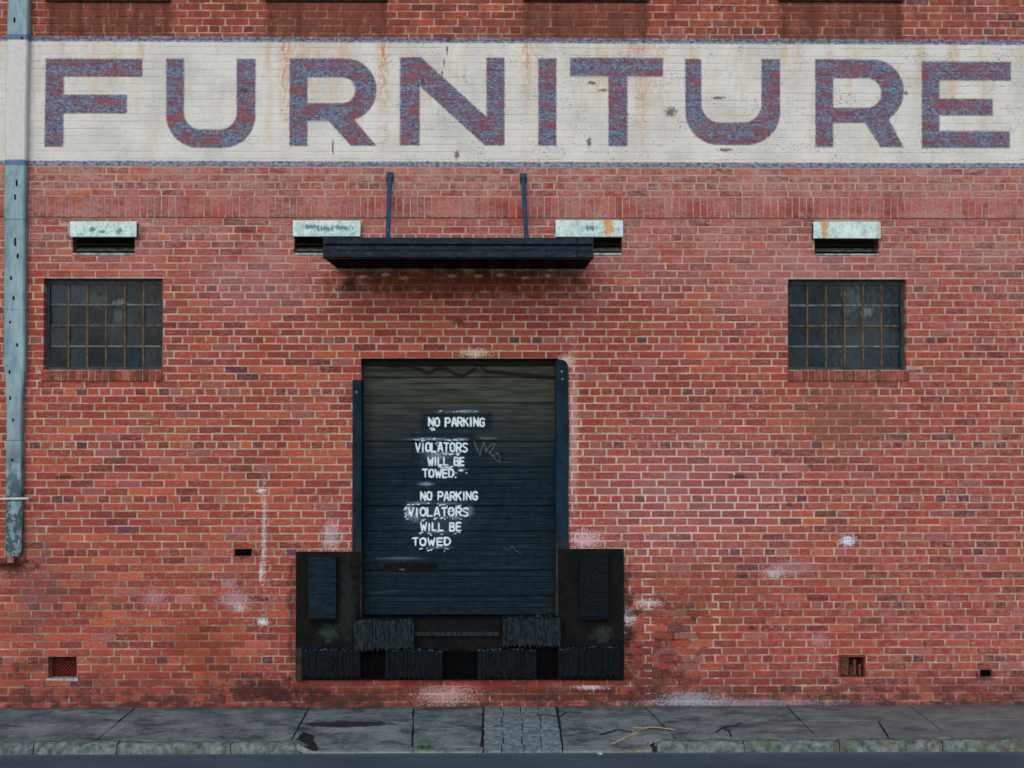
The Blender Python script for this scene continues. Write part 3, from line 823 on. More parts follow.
# ---- brick colours
PAL = [((176, 76, 63), 12), ((182, 82, 67), 11), ((190, 90, 70), 6), ((204, 98, 68), 2.2), ((160, 69, 62), 8), ((142, 62, 60), 2.6), ((112, 64, 76), .45), ((126, 74, 60), .7), ((174, 100, 94), 2)]
def pick(x, z, header):
    wts = [w_ for _, w_ in PAL]
    left = x < -.3
    if left: wts[3] *= 1.9; wts[2] *= 1.4
    else: wts[3] *= .4; wts[2] *= .8; wts[8] *= 1.6; wts[4] *= 1.1
    if header: wts[6] *= 7; wts[8] *= 4; wts[7] *= 3.5; wts[5] *= 1.5
    if z < .9: wts[5] *= 1.6; wts[4] *= 1.5
    c_ = rng.choices(PAL, wts)[0][0]
    j = rng.uniform(.93, 1.07)
    return [c_[0]*j, c_[1]*j*rng.uniform(.94, 1.06), c_[2]*j*rng.uniform(.94, 1.06)]
def lin(c_): return tuple(min(v*LT, .85) for v in s2l(c_))

def brick_geo(x0, x1, z0, z1, y0=-.0042, y1=.085, ch=.003, j=.0024, dj=.0025):
    R = lambda: rng.uniform(-j, j)
    d = rng.uniform(-dj, dj*.7)
    c4 = [(x0+R(), z0+R()), (x1+R(), z0+R()), (x1+R(), z1+R()), (x0+R(), z1+R())]
    cx, cz = (x0+x1)/2, (z0+z1)/2
    def ins(p, a): return (p[0]+(a if p[0] < cx else -a), p[1]+(a if p[1] < cz else -a))
    v = [(p[0], y1, p[1]) for p in c4]+[(p[0], y0+d+ch*.7, p[1]) for p in c4]+[(ins(p, ch)[0], y0+d+R()*.6, ins(p, ch)[1]) for p in c4]
    f = []
    for i in range(4):
        k_ = (i+1) % 4
        f.append((i, k_, 4+k_, 4+i)); f.append((4+i, 4+k_, 8+k_, 8+i))
    f.append((8, 9, 10, 11))
    return v, f

def clip(rect, holes):
    out = [rect]
    for h_ in holes:
        nxt = []
        for r in out:
            a0, a1, b0, b1 = r; g = -.003
            hx0, hx1, hz0, hz1 = h_[0]-g, h_[1]+g, h_[2]-g, h_[3]+g
            ox = min(a1, hx1)-max(a0, hx0); oz = min(b1, hz1)-max(b0, hz0)
            if ox <= 0 or oz <= 0: nxt.append(r); continue
            if oz < .5*(b1-b0) and ox > .05*(a1-a0):
                if hz0 > (b0+b1)/2: nxt.append((a0, a1, b0, hz0))
                else: nxt.append((a0, a1, hz1, b1))
                continue
            if a0 < hx0: nxt.append((a0, hx0, b0, b1))
            if a1 > hx1: nxt.append((hx1, a1, b0, b1))
        out = [r for r in nxt if r[1]-r[0] > .018 and r[3]-r[2] > .015]
    return out

PITCH = .2115; JT = .0155
bricks = []      # (rect, header, band)
for ri, (z0, z1, hd) in enumerate(rows_):
    pitch = PITCH/2*1.0 if hd else PITCH
    ph = (0 if ri % 2 else PITCH/2)+rng.uniform(-.02, .02)
    if hd: ph = PITCH/4
    x = XW0-PITCH+ph
    zz0, zz1 = z0+JT/2*.85, z1-JT/2*.85
    band = z1 > band_lo
    while x < XW1:
        wv = pitch*(1+rng.uniform(-.018, .018))
        r = (max(x+JT/2, XW0+.004), min(x+wv-JT/2, XW1-.004), zz0+rng.uniform(-.001, .001), zz1+rng.uniform(-.001, .001))
        x += wv
        if x > -2: pass
        if r[1]-r[0] < .03: continue
        for q in clip(r, CUT):
            bricks.append((q, hd, band, q == r))
# nearest full stretchers in view become parts of their own
cand = []
blk = [R4(294, 626, 548, 684), R4(322, 594, 236, 270), R4(350, 362, 378, 620), R4(556, 570, 358, 620)]
for i, (q, hd, band, full) in enumerate(bricks):
    if hd or not full or band: continue
    cx, cz = (q[0]+q[1])/2, (q[2]+q[3])/2
    if any(b[0]-.02 < cx < b[1]+.02 and b[2] < cz < b[3] for b in blk): continue
    if not (X(4) < cx < X(1020) and .05 < cz): continue
    cand.append(((cx**2+(cz-CAM_Z)**2), i))
cand.sort(); single = set(i for _, i in cand[:300])

def add_tints(me, cols):
    a = me.attributes.new('tint', 'FLOAT_COLOR', 'POINT')
    a.data.foreach_set('color', np.array(cols, dtype=np.float32).ravel())

for bandflag in (False, True):
    V, F, T = [], [], []
    for i, (q, hd, band, full) in enumerate(bricks):
        if band != bandflag or i in single: continue
        v, f = brick_geo(*q, y0=-.0028, ch=.0015, dj=.0007) if bandflag and q[3] < Z(40) else brick_geo(*q); o = len(V)
        V += v; F += [tuple(a+o for a in t) for t in f]
        T += [lin(pick((q[0]+q[1])/2, q[2], hd))+(1,)]*len(v)
    me = bpy.data.meshes.new('brickwork'); me.from_pydata(V, [], F); me.update()
    add_tints(me, T); me.materials.append(M['brick_band'] if bandflag else M['brick'])
    o = bpy.data.objects.new('brickwork', me); COL.objects.link(o); setp(o, bld, 'stuff')
# pool of unit bricks
BW, BH = PITCH-JT, .058
pool = []
for k in range(48):
    v, f = brick_geo(-BW/2, BW/2, -BH/2, BH/2)
    me = bpy.data.meshes.new('brick'); me.from_pydata(v, [], f); me.update()
    add_tints(me, [lin(pick(-1 if k < 24 else 1, 2, False))+(1,)]*len(v)); me.materials.append(M['brick']); pool.append(me)
for i in sorted(single):
    q = bricks[i][0]; cx, cz = (q[0]+q[1])/2, (q[2]+q[3])/2
    k = rng.randrange(24) + (0 if cx < -.3 else 24)
    obj('brick', pool[k], bld, (cx, 0, cz), ((q[1]-q[0])/BW, 1, (q[3]-q[2])/BH))

# soldier course, standing slightly proud
SP = .0645; SH = SOL1-SOL0-JT*.8
spool = []
for k in range(24):
    v, f = brick_geo(-(SP-.009)/2, (SP-.009)/2, -SH/2, SH/2, y0=-.022, ch=.004)
    me = bpy.data.meshes.new('soldier_brick'); me.from_pydata(v, [], f); me.update()
    col = rng.choices([(170, 74, 68), (180, 82, 74), (192, 92, 78), (156, 68, 66), (176, 104, 98), (148, 82, 76), (184, 116, 104)], [8, 7, 4, 6, 3, 2, 2])[0]
    add_tints(me, [lin(col)+(1,)]*len(v)); me.materials.append(M['brick']); spool.append(me)
MB().box(XW0+.01, XW1-.01, -.0165, .02, SOL0+.006, SOL1-.006).build('soldier_mortar', M['mortar'], bld)
zc = (SOL0+SOL1)/2; x = XW0+SP
V, F, T = [], [], []
while x < XW1-SP:
    if X(-14) < x < X(1042): obj('soldier_brick', rng.choice(spool), bld, (x, 0, zc))
    else:
        v, f = brick_geo(x-(SP-.009)/2, x+(SP-.009)/2, zc-SH/2, zc+SH/2, y0=-.022); o = len(V)
        V += v; F += [tuple(a+o for a in t) for t in f]; T += [lin(pick(x, 5, False))+(1,)]*len(v)
    x += SP*rng.uniform(.985, 1.015)
me = bpy.data.meshes.new('soldier_course'); me.from_pydata(V, [], F); me.update(); add_tints(me, T); me.materials.append(M['brick'])
setp(bpy.data.objects.new('soldier_course', me), bld, 'stuff'); COL.objects.link(bpy.data.objects['soldier_course'])

# rowlock sills below both windows
for (a, b, c_, d) in SILL:
    MB().box(a+.006, b-.006, -.012, .11, c_+.005, d-.005).build('sill_mortar', M['mortar'], bld)
    n_ = 18; wv = (b-a)/n_
    for k in range(n_):
        v, f = brick_geo(a+wv*k+.004, a+wv*(k+1)-.004, c_+.004, d-.004, y0=-.022, y1=.12, ch=.006, j=.003)
        me = bpy.data.meshes.new('sill_brick'); me.from_pydata(v, [], f); me.update()
        col = rng.choices([(140, 62, 56), (166, 74, 62), (178, 120, 96), (120, 64, 54), (150, 84, 66)], [6, 5, 2, 3, 3])[0]
        add_tints(me, [lin(col)+(1,)]*len(v)); me.materials.append(M['brick'])
        obj('sill_brick', me, bld)
# lower edge of the upper-floor window sills along the top
for (x0, x1) in [(46, 171), (265, 388), (523, 648), (778, 903)]:
    a, b = X(x0, 2), X(x1, 2); z_ = Z(1.2, (x0+x1)/2, -.03)
    MB().cbox(a, b, -.035, .09, z_, z_+.09, .008, .002).build('window_sill', M['top_sill'], bld)

# ---- steel windows
def window(r, pale_rows):
    a, b, c_, d = r
    wn = MB(); y0, y1 = .085, .13; t = .028
    wn.box(a+.001, a+t, y0, y1, c_+.001, d-.001); wn.box(b-t, b-.001, y0, y1, c_+.001, d-.001)
    wn.box(a+t, b-t, y0+.002, y1, d-.045, d-.001); wn.box(a+t, b-t, y0+.002, y1, c_+.001, c_+t)
    wn.box(a+t, b-t, y0-.012, y0, c_+.001, c_+.012)
    fr = wn.build('window', M['win_frame'], bld)
    ix0, ix1, iz0, iz1 = a+t, b-t, c_+t, d-.045
    cw, chh = (ix1-ix0)/6, (iz1-iz0)/4
    for i in range(1, 6):
        x_ = ix0+cw*i+rng.uniform(-.002, .002)
        MB().cbox(x_-.009, x_+.009, y0+.008, y0+.034, iz0, iz1, .004, .0008).build('glazing_bar', M['muntin'], fr)
    for j in range(1, 4):
        z_ = iz0+chh*j
        for i in range(6):
            MB().cbox(ix0+cw*i+.0095, ix0+cw*(i+1)-.0095, y0+.009, y0+.033, z_-.009, z_+.009, .004, .0008).build('glazing_bar', M['muntin_grey'] if (j in pale_rows) else M['muntin'], fr)
    for i in range(6):
        for j in range(4):
            q = MB(); x0, x1, z0, z1 = ix0+cw*i, ix0+cw*(i+1), iz0+chh*j, iz0+chh*(j+1)
            k1, k2 = rng.uniform(-.006, .006), rng.uniform(-.005, .005)
            v = [(x0, y0+.022+k1, z0), (x1, y0+.022-k1, z0+0), (x1, y0+.022-k1+k2, z1), (x0, y0+.022+k1+k2, z1)]
            v += [(x_, y_+.004, z_) for x_, y_, z_ in v]
            q.add(v, [(0, 1, 2, 3), (7, 6, 5, 4), (0, 4, 5, 1), (1, 5, 6, 2), (2, 6, 7, 3), (3, 7, 4, 0)])
            q.build('pane', M['glass'], fr)
    return fr
window(WIN[0], (1, 3)); window(WIN[1], (1, 3))

# ---- hooded vents
def vent(r, hx0, hx1, hy0, hy1):
    a, b, c_, d = r
    m_ = MB(); m_.box(a+.001, b-.001, .20, .22, c_+.001, d-.001)
    vt_ = m_.build('air_vent', M['vent_dark'], bld)
    q0, q1 = W(hx0, hy1, -.09), W(hx1, hy0, -.09)
    z0, z1 = q0.z, q1.z; x0, x1 = q0.x, q1.x
    hd = MB()
    # folded sheet hood: top slopes back to wall, front face, side cheeks
    hd.prism_x([(-.024, z1+.0), (-.088, z1-.004), (-.092, z1-.012), (-.094, z0+.006), (-.088, z0), (-.084, z0), (-.084, z1-.016), (-.024, z1-.010)], x0, x1)
    hd.build('hood', M['hood'], vt_)
    sd_ = MB()
    for xx in (x0+.002, x1-.006):
        sd_.prism_x([(-.0235, z1-.012), (-.083, z1-.018), (-.083, z0+.004), (-.0, z0+.012), (-.0, z1-.012)], xx, xx+.004)
    sd_.build('hood_cheek', M['louvre'], vt_)
    for k in range(3):
        zz = c_+.035+k*.055
        lv = MB(); t_ = .004
        lv.prism_x([(.03, zz), (.10, zz+.035), (.10, zz+.035+t_), (.03, zz+t_)], a+.003, b-.003)
        lv.build('louvre_blade', M['louvre'] if k == 0 else M['vent_dark'], vt_)
    s_ = MB(); s_.cbox(a+.002, b-.002, -.012, .20, c_-.006, c_+.012, .004, .002); s_.build('vent_sill', M['sill_stone'], vt_)
    return vt_
for r, hv in zip(VENT, [(70, 136.5, 221, 237), (293, 360.5, 220, 236.5), (555.5, 623, 220, 237), (813.5, 880.5, 221.5, 238.5)]): vent(r, *hv)

# ---- small air grilles near the ground
a, b, c_, d = AIR[0]
g0 = MB().box(a+.001, b-.001, .14, .16, c_+.001, d-.001).build('air_grille', M['terracotta_dark'], bld)
lat = MB()
for k in range(-6, 14):
    for s_ in (-1, 1):
        xk = a+(b-a)*k/8; p = Vector((xk, .118+.004*s_, c_)); q = p+Vector((s_*(d-c_), 0, d-c_))
        # clip to opening
        ts = [0, 1]
        if q.x != p.x:
            ta, tb = (a+.003-p.x)/(q.x-p.x), (b-.003-p.x)/(q.x-p.x)
            ts = [max(0, min(ta, tb)), min(1, max(ta, tb))]
        if ts[1]-ts[0] > .08: lat.tube(p.lerp(q, ts[0]), p.lerp(q, ts[1]), .0035, 5)
lat.build('grille', M['terracotta'], g0)
MB().cbox(a-.01, b+.01, -.012, .10, c_-.012, c_+.012, .005, .004).build('vent_sill', M['sill_stone'], g0)
a, b, c_, d = AIR[1]
g1 = MB().box(a+.001, b-.001, .10, .12, c_+.001, d-.001).build('air_grille', M['terracotta_dark'], bld)
fr_ = MB(); fr_.box(a+.001, a+.02, .0, .10, c_+.001, d-.001, .002); fr_.box(b-.02, b-.001, .0, .10, c_+.001, d-.001, .002); fr_.box(a+.02, b-.02, .0, .10, d-.02, d-.001, .002); fr_.box(a+.02, b-.02, .01, .10, c_+.001, c_+.012, .002)
fr_.build('grille_frame', M['terracotta'], g1)
br_ = MB()
for k, (u0, u1, h0, h1) in enumerate([(.12, .42, .1, .9), (.46, .54, .1, .5), (.58, .68, .1, .75), (.76, .86, .1, .55)]):
    br_.box(a+(b-a)*u0, a+(b-a)*u1, .03, .07, c_+(d-c_)*h0, c_+(d-c_)*h1, .004)
br_.build('broken_grille', simple('grille_broken_clay', C4(66, 36, 26), C4(106, 72, 54), (30, 30, 30), .9), g1)
# back of the knocked-out brick pockets
for r in HOLES: MB().box(r[0]-.001, r[1]+.001, .045, .06, r[2]-.001, r[3]+.001).build('brick_pocket', M['dark_slot'], bld)

# ---- sectional door
a, b, c_, d = DOOR
YD = .16
door = MB().box(a+.001, b-.001, YD+.06, YD+.08, c_+.001, d-.001).build('loading_door', M['vent_dark'], bld)
joints = [618, 596, 570.5, 531, 506, 467.4, 441.6, 403, 377.5, 358.6]
secs = [(618, 570.5), (570.5, 506), (506, 441.6), (441.6, 377.5), (377.5, 358.6)]
minor = [596, 531, 467.4, 403]
for (yb, yt) in secs:
    z0, z1 = Z(yb, 460, YD)+.003, Z(yt, 460, YD)-.003
    if yt < 360: z1 = d-.002
    if yb == 618: z0 = c_+.004
    zz = [z0]
    nr = max(2, round((z1-z0)/.058)); st = (z1-z0)/nr
    pr = [(YD+.045, z0), (YD+.006, z0), (YD, z0+.006)]
    mz = [Z(m_, 460, YD) for m_ in minor]
    for i in range(1, nr):
        zg = z0+st*i; deep = any(abs(zg-m_) < st*.5 for m_ in mz)
        if deep: zg = min(mz, key=lambda m_: abs(m_-zg))
        gd, gw = (.014, .005) if deep else (.0045, .006)
        pr += [(YD, zg-gw*1.6), (YD+gd, zg-gw*.5), (YD+gd, zg+gw*.5), (YD, zg+gw*1.6)]
    pr += [(YD, z1-.006), (YD+.006, z1), (YD+.045, z1)]
    MB().prism_x(pr, a+.012, b-.012).build('door_panel', M['door'], door)
# torn rubber seal along the head of the door
hp = [(360, 364), (372, 365), (390, 367), (408, 366.5), (420, 370), (428, 374), (436, 369), (446, 369), (454, 374.5), (463, 376.5), (474, 370), (478, 364), (486, 372), (500, 373), (520, 375), (540, 377), (557, 378)]
pf = [(X(p, 365, YD-.03), Z(q, p, YD-.03)) for p, q in hp]
lowr = [(p[0], p[1]) for p in pf]
se = MB()
top = [(p[0], max(p[1]+.012, d-.045)) for p in pf]
for i in range(len(pf)-1):
    (x0, zl0), (x1, zl1) = lowr[i], lowr[i+1]
    x0 = max(x0, a+.002); x1 = min(x1, b-.002)
    se.add([(x0, YD-.03, zl0), (x1, YD-.03, zl1), (x1, YD-.03, zl1+.022), (x0, YD-.03, zl0+.022), (x0, YD-.02, zl0), (x1, YD-.02, zl1), (x1, YD-.02, zl1+.022), (x0, YD-.02, zl0+.022)],
           [(0, 1, 2, 3), (7, 6, 5, 4), (0, 4, 5, 1), (3, 2, 6, 7)])
se.box(a+.002, b-.002, YD-.05, YD-.004, d-.055, d-.002)
se.build('head_seal', M['black_seal'], door)
# lifting slot
p0, p1 = W(383, 571.5, YD-.004), W(437, 563, YD-.004)
MB().box(p0.x, p1.x, YD-.006, YD-.002, p0.z, p1.z).build('handle_plate', M['plate'], door)
MB().cbox(p0.x+.14, p0.x+.20, YD-.02, YD-.006, p0.z+.012, p0.z+.026, .004).build('handle', M['louvre'], door)
# notices
GL = {'N': [[(0, 0), (0, 1)], [(0, 1), (1, 0)], [(1, 0), (1, 1)]], 'O': [[(.5, 0), (.1, .12), (0, .35), (0, .65), (.1, .88), (.5, 1), (.9, .88), (1, .65), (1, .35), (.9, .12), (.5, 0)]],
      'P': [[(0, 0), (0, 1), (.75, 1), (1, .8), (1, .6), (.75, .45), (0, .45)]], 'A': [[(0, 0), (.4, 1), (.6, 1), (1, 0)], [(.2, .3), (.8, .3)]],
      'R': [[(0, 0), (0, 1), (.75, 1), (1, .8), (1, .62), (.75, .48), (0, .48)], [(.45, .48), (1, 0)]], 'K': [[(0, 0), (0, 1)], [(1, 1), (.1, .45)], [(.35, .6), (1, 0)]],
      'I': [[(.5, 0), (.5, 1)]], 'G': [[(1, .85), (.6, 1), (.15, .88), (0, .6), (0, .35), (.15, .1), (.6, 0), (1, .12), (1, .45), (.6, .45)]],
      'V': [[(0, 1), (.5, 0), (1, 1)]], 'L': [[(0, 1), (0, 0), (.9, 0)]], 'T': [[(0, 1), (1, 1)], [(.5, 1), (.5, 0)]],
      'S': [[(1, .88), (.6, 1), (.1, .9), (.05, .65), (.9, .38), (.95, .12), (.5, 0), (0, .12)]], 'W': [[(0, 1), (.25, 0), (.5, .7), (.75, 0), (1, 1)]],
      'B': [[(0, 0), (0, 1), (.75, 1), (.9, .78), (.7, .54), (0, .54)], [(.7, .54), (1, .3), (.8, 0), (0, 0)]], 'E': [[(.95, 1), (0, 1), (0, 0), (.95, 0)], [(0, .5), (.8, .5)]],
      'D': [[(0, 0), (0, 1), (.6, 1), (1, .7), (1, .3), (.6, 0), (0, 0)]], '.': [[(.1, 0), (.3, 0)]], ' ': []}
def text_mesh(txt, x0, x1, yt, yb, smudge=.0):
    """hand-stencilled line of capitals, each stroke a short flat bar of paint"""
    wds = [.45 if c_ in 'I.' else (1.25 if c_ == 'W' else (.7 if c_ == ' ' else 1)) for c_ in txt]
    gap = .42; tot = sum(wds)+gap*(len(txt)-1); k_ = (x1-x0-1.6)/tot; u = x0+.8; mb = MB(); cnt = 0
    hw = .95
    for c_, w_ in zip(txt, wds):
        dx, dy = rng.uniform(-.25, .25), rng.uniform(-.3, .3)
        for st_ in GL[c_]:
            P_ = [(u+dx+p[0]*w_*k_, yb-hw+dy-p[1]*(yb-yt-2*hw)) for p in st_]
            for p, q in zip(P_[:-1], P_[1:]):
                if rng.random() < smudge: continue
                L_ = math.hypot(q[0]-p[0], q[1]-p[1]) or 1; tx, ty = (q[0]-p[0])/L_, (q[1]-p[1])/L_; nx, ny = -ty, tx
                h_ = hw*rng.uniform(.8, 1.2); e_ = h_*.6
                pts = []
                for (a_, b2) in [(-e_, -h_*.7), (L_*.3, -h_), (L_+e_, -h_*.75), (L_+e_*1.2, h_*.5), (L_*.6, h_), (-e_*1.1, h_*.7)]:
                    p3 = W(p[0]+tx*a_+nx*b2+rng.uniform(-.2, .2), p[1]+ty*a_+ny*b2+rng.uniform(-.2, .2), YD)
                    pts.append((p3.x, YD-.0022-.00004*(cnt % 40), p3.z))
                cnt += 1
                mb.add(pts, [tuple(range(6))])
        u += (w_+gap)*k_
    return mb.build('lettering', M['stencil'], door)
for t in [("NO PARKING", 428, 485, 417, 427), ("VIOLATORS", 415, 468, 442, 452.5), ("WILL BE", 427, 465, 456.5, 466), ("TOWED.", 422, 458, 468.5, 478),
          ("NO PARKING", 420, 478, 491, 501), ("VIOLATORS", 408, 469, 507, 517), ("WILL BE", 420, 462, 522, 531.5), ("TOWED", 412, 451, 537, 546)]:
    text_mesh(*t, smudge=0)
def smears(n_, x0, x1, y0, y1):
    mb = MB()
    for k in range(n_):
        cx, cy = rng.uniform(x0, x1), rng.gauss((y0+y1)/2, (y1-y0)/3)
        L, h_ = rng.uniform(.6, 2.8), rng.uniform(.25, .7); a0 = rng.uniform(-.35, .35)
        pts = []
        for q in range(7):
            t_ = 6.283*q/7; rr = rng.uniform(.7, 1.2)
            dx, dy = L*math.cos(t_)*rr, h_*math.sin(t_)*rr
            p = W(cx+dx*math.cos(a0)-dy*math.sin(a0), cy+dx*math.sin(a0)+dy*math.cos(a0), YD); pts.append((p.x, YD-.0018-.0001*k/n_, p.z))
        mb.add(pts, [tuple(range(7))])
    mb.build('paint_smear', M['stencil'], door, 'stuff')
smears(14, 416, 468, 438.5, 441); smears(12, 426, 462, 453, 455.5); smears(7, 424, 460, 466.3, 468); smears(5, 455, 468, 469, 473)
smears(12, 408, 462, 503.5, 506); smears(12, 405, 412, 508, 518); smears(12, 415, 466, 517.5, 520.5); smears(10, 420, 460, 531.5, 534.5); smears(9, 414, 450, 547, 551)
smears(6, 430, 480, 410.5, 412.5); smears(8, 412, 470, 442, 452); smears(8, 408, 466, 508, 516); smears(5, 430, 434, 428, 430)
def scratch(pts, wd=.006):
    mb = MB()
    for (p, q) in zip(pts[:-1], pts[1:]):
        A, B_ = W(*p, YD-.002), W(*q, YD-.002); mb.tube(A, B_, wd*.5, 5)
    mb.build('scratched_mark', M['scratch'], door)
scratch([(474, 441), (477, 449), (480, 455), (482, 447), (484, 442), (486, 452), (488, 448), (492, 444), (495, 444), (492, 450), (489, 453), (494, 456), (499, 452)])
scratch([(492, 455), (496, 460), (500, 462), (499, 455), (495, 452)], .004)
scratch([(479, 437), (484, 438), (486, 439), (493, 438)], .004)
scratch([(503, 547), (508, 551), (512, 546), (516, 551), (521, 553)], .003)

# ================================================================== DOCK SURROUND
dock = thing('dock_surround', 'black steel dock plates with worn rubber bumpers below the loading door', 'loading dock', (X(460), -.02, 0))
def plate(x0, x1, yt, yb, t0, t1, name='steel_plate', mat='plate', ch=.004):
    A, B_ = W(x0, yb, t0), W(x1, yt, t0)
    return MB().cbox(A.x, B_.x, t0, t1, A.z, B_.z, ch, .001).build(name, M[mat], dock)
plate(295.5, 360.2, 552, 680.5, -.045, -.009)
plate(558, 624, 549, 680.5, -.045, -.009)
plate(360.8, 557.4, 634, 680.5, -.040, -.009)
plate(361.5, 384.5, 651, 679, -.046, -.0405, 'recess_shade_sheet', 'dark_slot'); plate(537, 557, 648, 679, -.046, -.0405, 'recess_shade_sheet', 'dark_slot'); plate(443, 477, 651, 679, -.046, -.0405, 'recess_shade_sheet', 'dark_slot')  # proud near-black sheets put in for the shade in gaps between bumpers
plate(361.5, 556.5, 619.5, 633.2, -.052, .15, 'dock_lip')
plate(412, 500, 632.0, 636.5, -.075, -.053, 'lip_edge', 'rubber_worn')
plate(296, 302, 648, 680.3, -.062, -.046, 'edge_strip', 'guard')
# corner guards (angle irons) on both jambs
def guard(x0, x1, yt, yb, rnd):
    A, B_ = W(x0, yb, -.03), W(x1, yt, -.03)
    z0, z1 = A.z, B_.z; xa, xb = A.x, B_.x
    if rnd:
        r_ = .09
        prof = [(xa, z0), (xb, z0)]+[(xb, z0+(z1-r_-z0)*k/14+0) for k in range(1, 14)]+[(xb-r_*(1-math.cos(t))*.75, z1-r_+r_*math.sin(t)) for t in [math.pi/2*k/6 for k in range(7)]]+[(xa, z1)]
        prof = [(p[0]+(rng.uniform(-.004, .006) if abs(p[0]-xb) < 1e-6 else 0), p[1]) for p in prof]
    else:
        prof = [(xa, z0), (xb, z0), (xb, z1), (xa, z1)]
    mb = MB().prism_y(prof, -.036, -.012)
    return mb.build('corner_guard', M['guard'], dock), xa, xb, z0, z1
g, xa, xb, z0, z1 = guard(352.2, 361.5, 380, 622, False)
MB().box(xb-.012, xb, -.0115, .155, z0, z1-.003).build('guard_return', M['guard'], dock)
g, xa, xb, z0, z1 = guard(556, 568.5, 359.5, 622, True)
MB().box(xa, xa+.012, -.0115, .155, z0, z1-.003).build('guard_return', M['guard'], dock)
for (bx, by) in [(561.7, 371.5), (562.6, 379), (561, 462), (563, 595), (356.5, 392), (356.5, 500), (357, 590)]:
    p = W(bx, by, -.04); MB().tube(p+Vector((0, -.004, 0)), p+Vector((0, .006, 0)), .011, 8).build('bolt', M['scratch'] if by < 400 else M['plate'], dock)
# laminated bumpers: many thin rubber plies, ragged ends, joined per bumper
def bumper(x0, x1, yt, yb, y0, y1, vertical_plies=True, mat='rubber', wear=.011):
    A, B_ = W(x0, yb, y0), W(x1, yt, y0); mb = MB()
    xa, xb, z0, z1 = A.x, B_.x, A.z, B_.z
    if vertical_plies:
        n_ = int((xb-xa)/.0155); s_ = (xb-xa)/n_; tp = MB(); tilt = rng.uniform(-.012, .012)
        for k in range(n_):
            t_ = wear
            sag = .012*math.sin(3.14*k/n_)+tilt*(k/n_-.5)
            zt_ = z1+rng.uniform(-t_, t_)*.8+sag; yy_ = y0+rng.uniform(-t_, t_)
            mb.box(xa+s_*k+.0009, xa+s_*(k+1)-.0009, yy_, y1, z0+rng.uniform(-t_, t_)*1.5+tilt*(k/n_-.5), zt_, .0012)
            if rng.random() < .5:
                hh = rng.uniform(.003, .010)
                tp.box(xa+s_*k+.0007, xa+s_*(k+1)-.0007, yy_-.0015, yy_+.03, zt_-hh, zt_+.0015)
    else:
        n_ = int((z1-z0)/.0165); s_ = (z1-z0)/n_
        for k in range(n_):
            t_ = wear*.6
            mb.box(xa+rng.uniform(-t_, t_)*.5, xb+rng.uniform(-t_, t_)*.5, y0+rng.uniform(-t_, t_), y1, z0+s_*k+.0009, z0+s_*(k+1)-.0009, .001)
    o_ = mb.build('bumper', M[mat], dock)
    if vertical_plies:
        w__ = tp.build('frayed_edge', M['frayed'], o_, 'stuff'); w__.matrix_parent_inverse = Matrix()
    return o_
bumper(308.5, 336, 557.5, 617.5, -.125, -.046, False, 'rubber_blue', .010)
bumper(580, 608.5, 557, 617, -.125, -.046, False, 'rubber', .004)
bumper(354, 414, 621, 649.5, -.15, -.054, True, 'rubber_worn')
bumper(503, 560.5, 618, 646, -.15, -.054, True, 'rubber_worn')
bumper(302, 360, 651, 677.5, -.13, -.063)
bumper(385.5, 442, 651, 678.5, -.15, -.046)
bumper(478, 536, 650.5, 678.5, -.15, -.046)
bumper(559, 620, 648.5, 676.5, -.13, -.046)
# steel angles clamping the bumpers
for (x0, x1, yt, yb, yy) in [(354, 414, 619.0, 620.6, -.155), (503, 561, 616.6, 618, -.155), (579, 609.5, 555.4, 557, -.12), (579, 609.5, 617.2, 619.4, -.12), (307, 337.5, 617.7, 619.8, -.12)]:
    plate(x0, x1, yt, yb, yy, -.054, 'clamp_angle', 'plate', .001)

# ================================================================== AWNING
aw = thing('metal_awning', 'dark navy flat metal awning hung on two rods above the loading door', 'awning', (X(458), 0, Z(269)))
DA = .92
f0, f1 = W(323, 258, -DA), W(593.5, 238, -DA)
zt, zb_ = f1.z, f0.z; xa, xb = f0.x, f1.x
hgt = zt-zb_
# fascia gutter profile (y,z)
pr = [(-DA+.02, zb_+.012), (-DA+.10, zb_+.012), (-DA+.10, zb_), (-DA+.012, zb_), (-DA, zb_+.010), (-DA, zb_+hgt*.34), (-DA+.02, zb_+hgt*.42), (-DA+.02, zb_+hgt*.62), (-DA-.006, zb_+hgt*.70), (-DA-.008, zt), (-DA+.012, zt), (-DA+.014, zb_+hgt*.76), (-DA+.036, zb_+hgt*.6), (-DA+.036, zb_+hgt*.4), (-DA+.02, zb_+hgt*.32)]
MB().prism_x(pr, xa, xb).build('fascia', M['awning'], aw)
MB().box(X(577, 248, -DA)-.004, X(577, 248, -DA)+.004, -DA-.012, -DA-.0085, zb_+.01, zt-.002).build('fascia_joint', M['awning_under'], aw)
for q_ in range(9):
    xq = xa+.12+(xb-xa-.24)*q_/8
    MB().tube((xq, -DA-.002, zb_+.035), (xq, -DA-.008, zb_+.035), .008, 6).build('bolt', M['rod'], aw)
xbk0, xbk1 = xa+.045, xb-.045
side = [(-DA+.005, zb_+.002), (-DA+.005, zt-.004), (-.05, zt-.02), (-.01, zt-.05), (-.01, zb_+.012)]
MB().prism_x(side, xa+.002, xa+.012).build('end_panel', M['awning'], aw)
MB().prism_x(side, xb-.012, xb-.002).build('end_panel', M['awning'], aw)
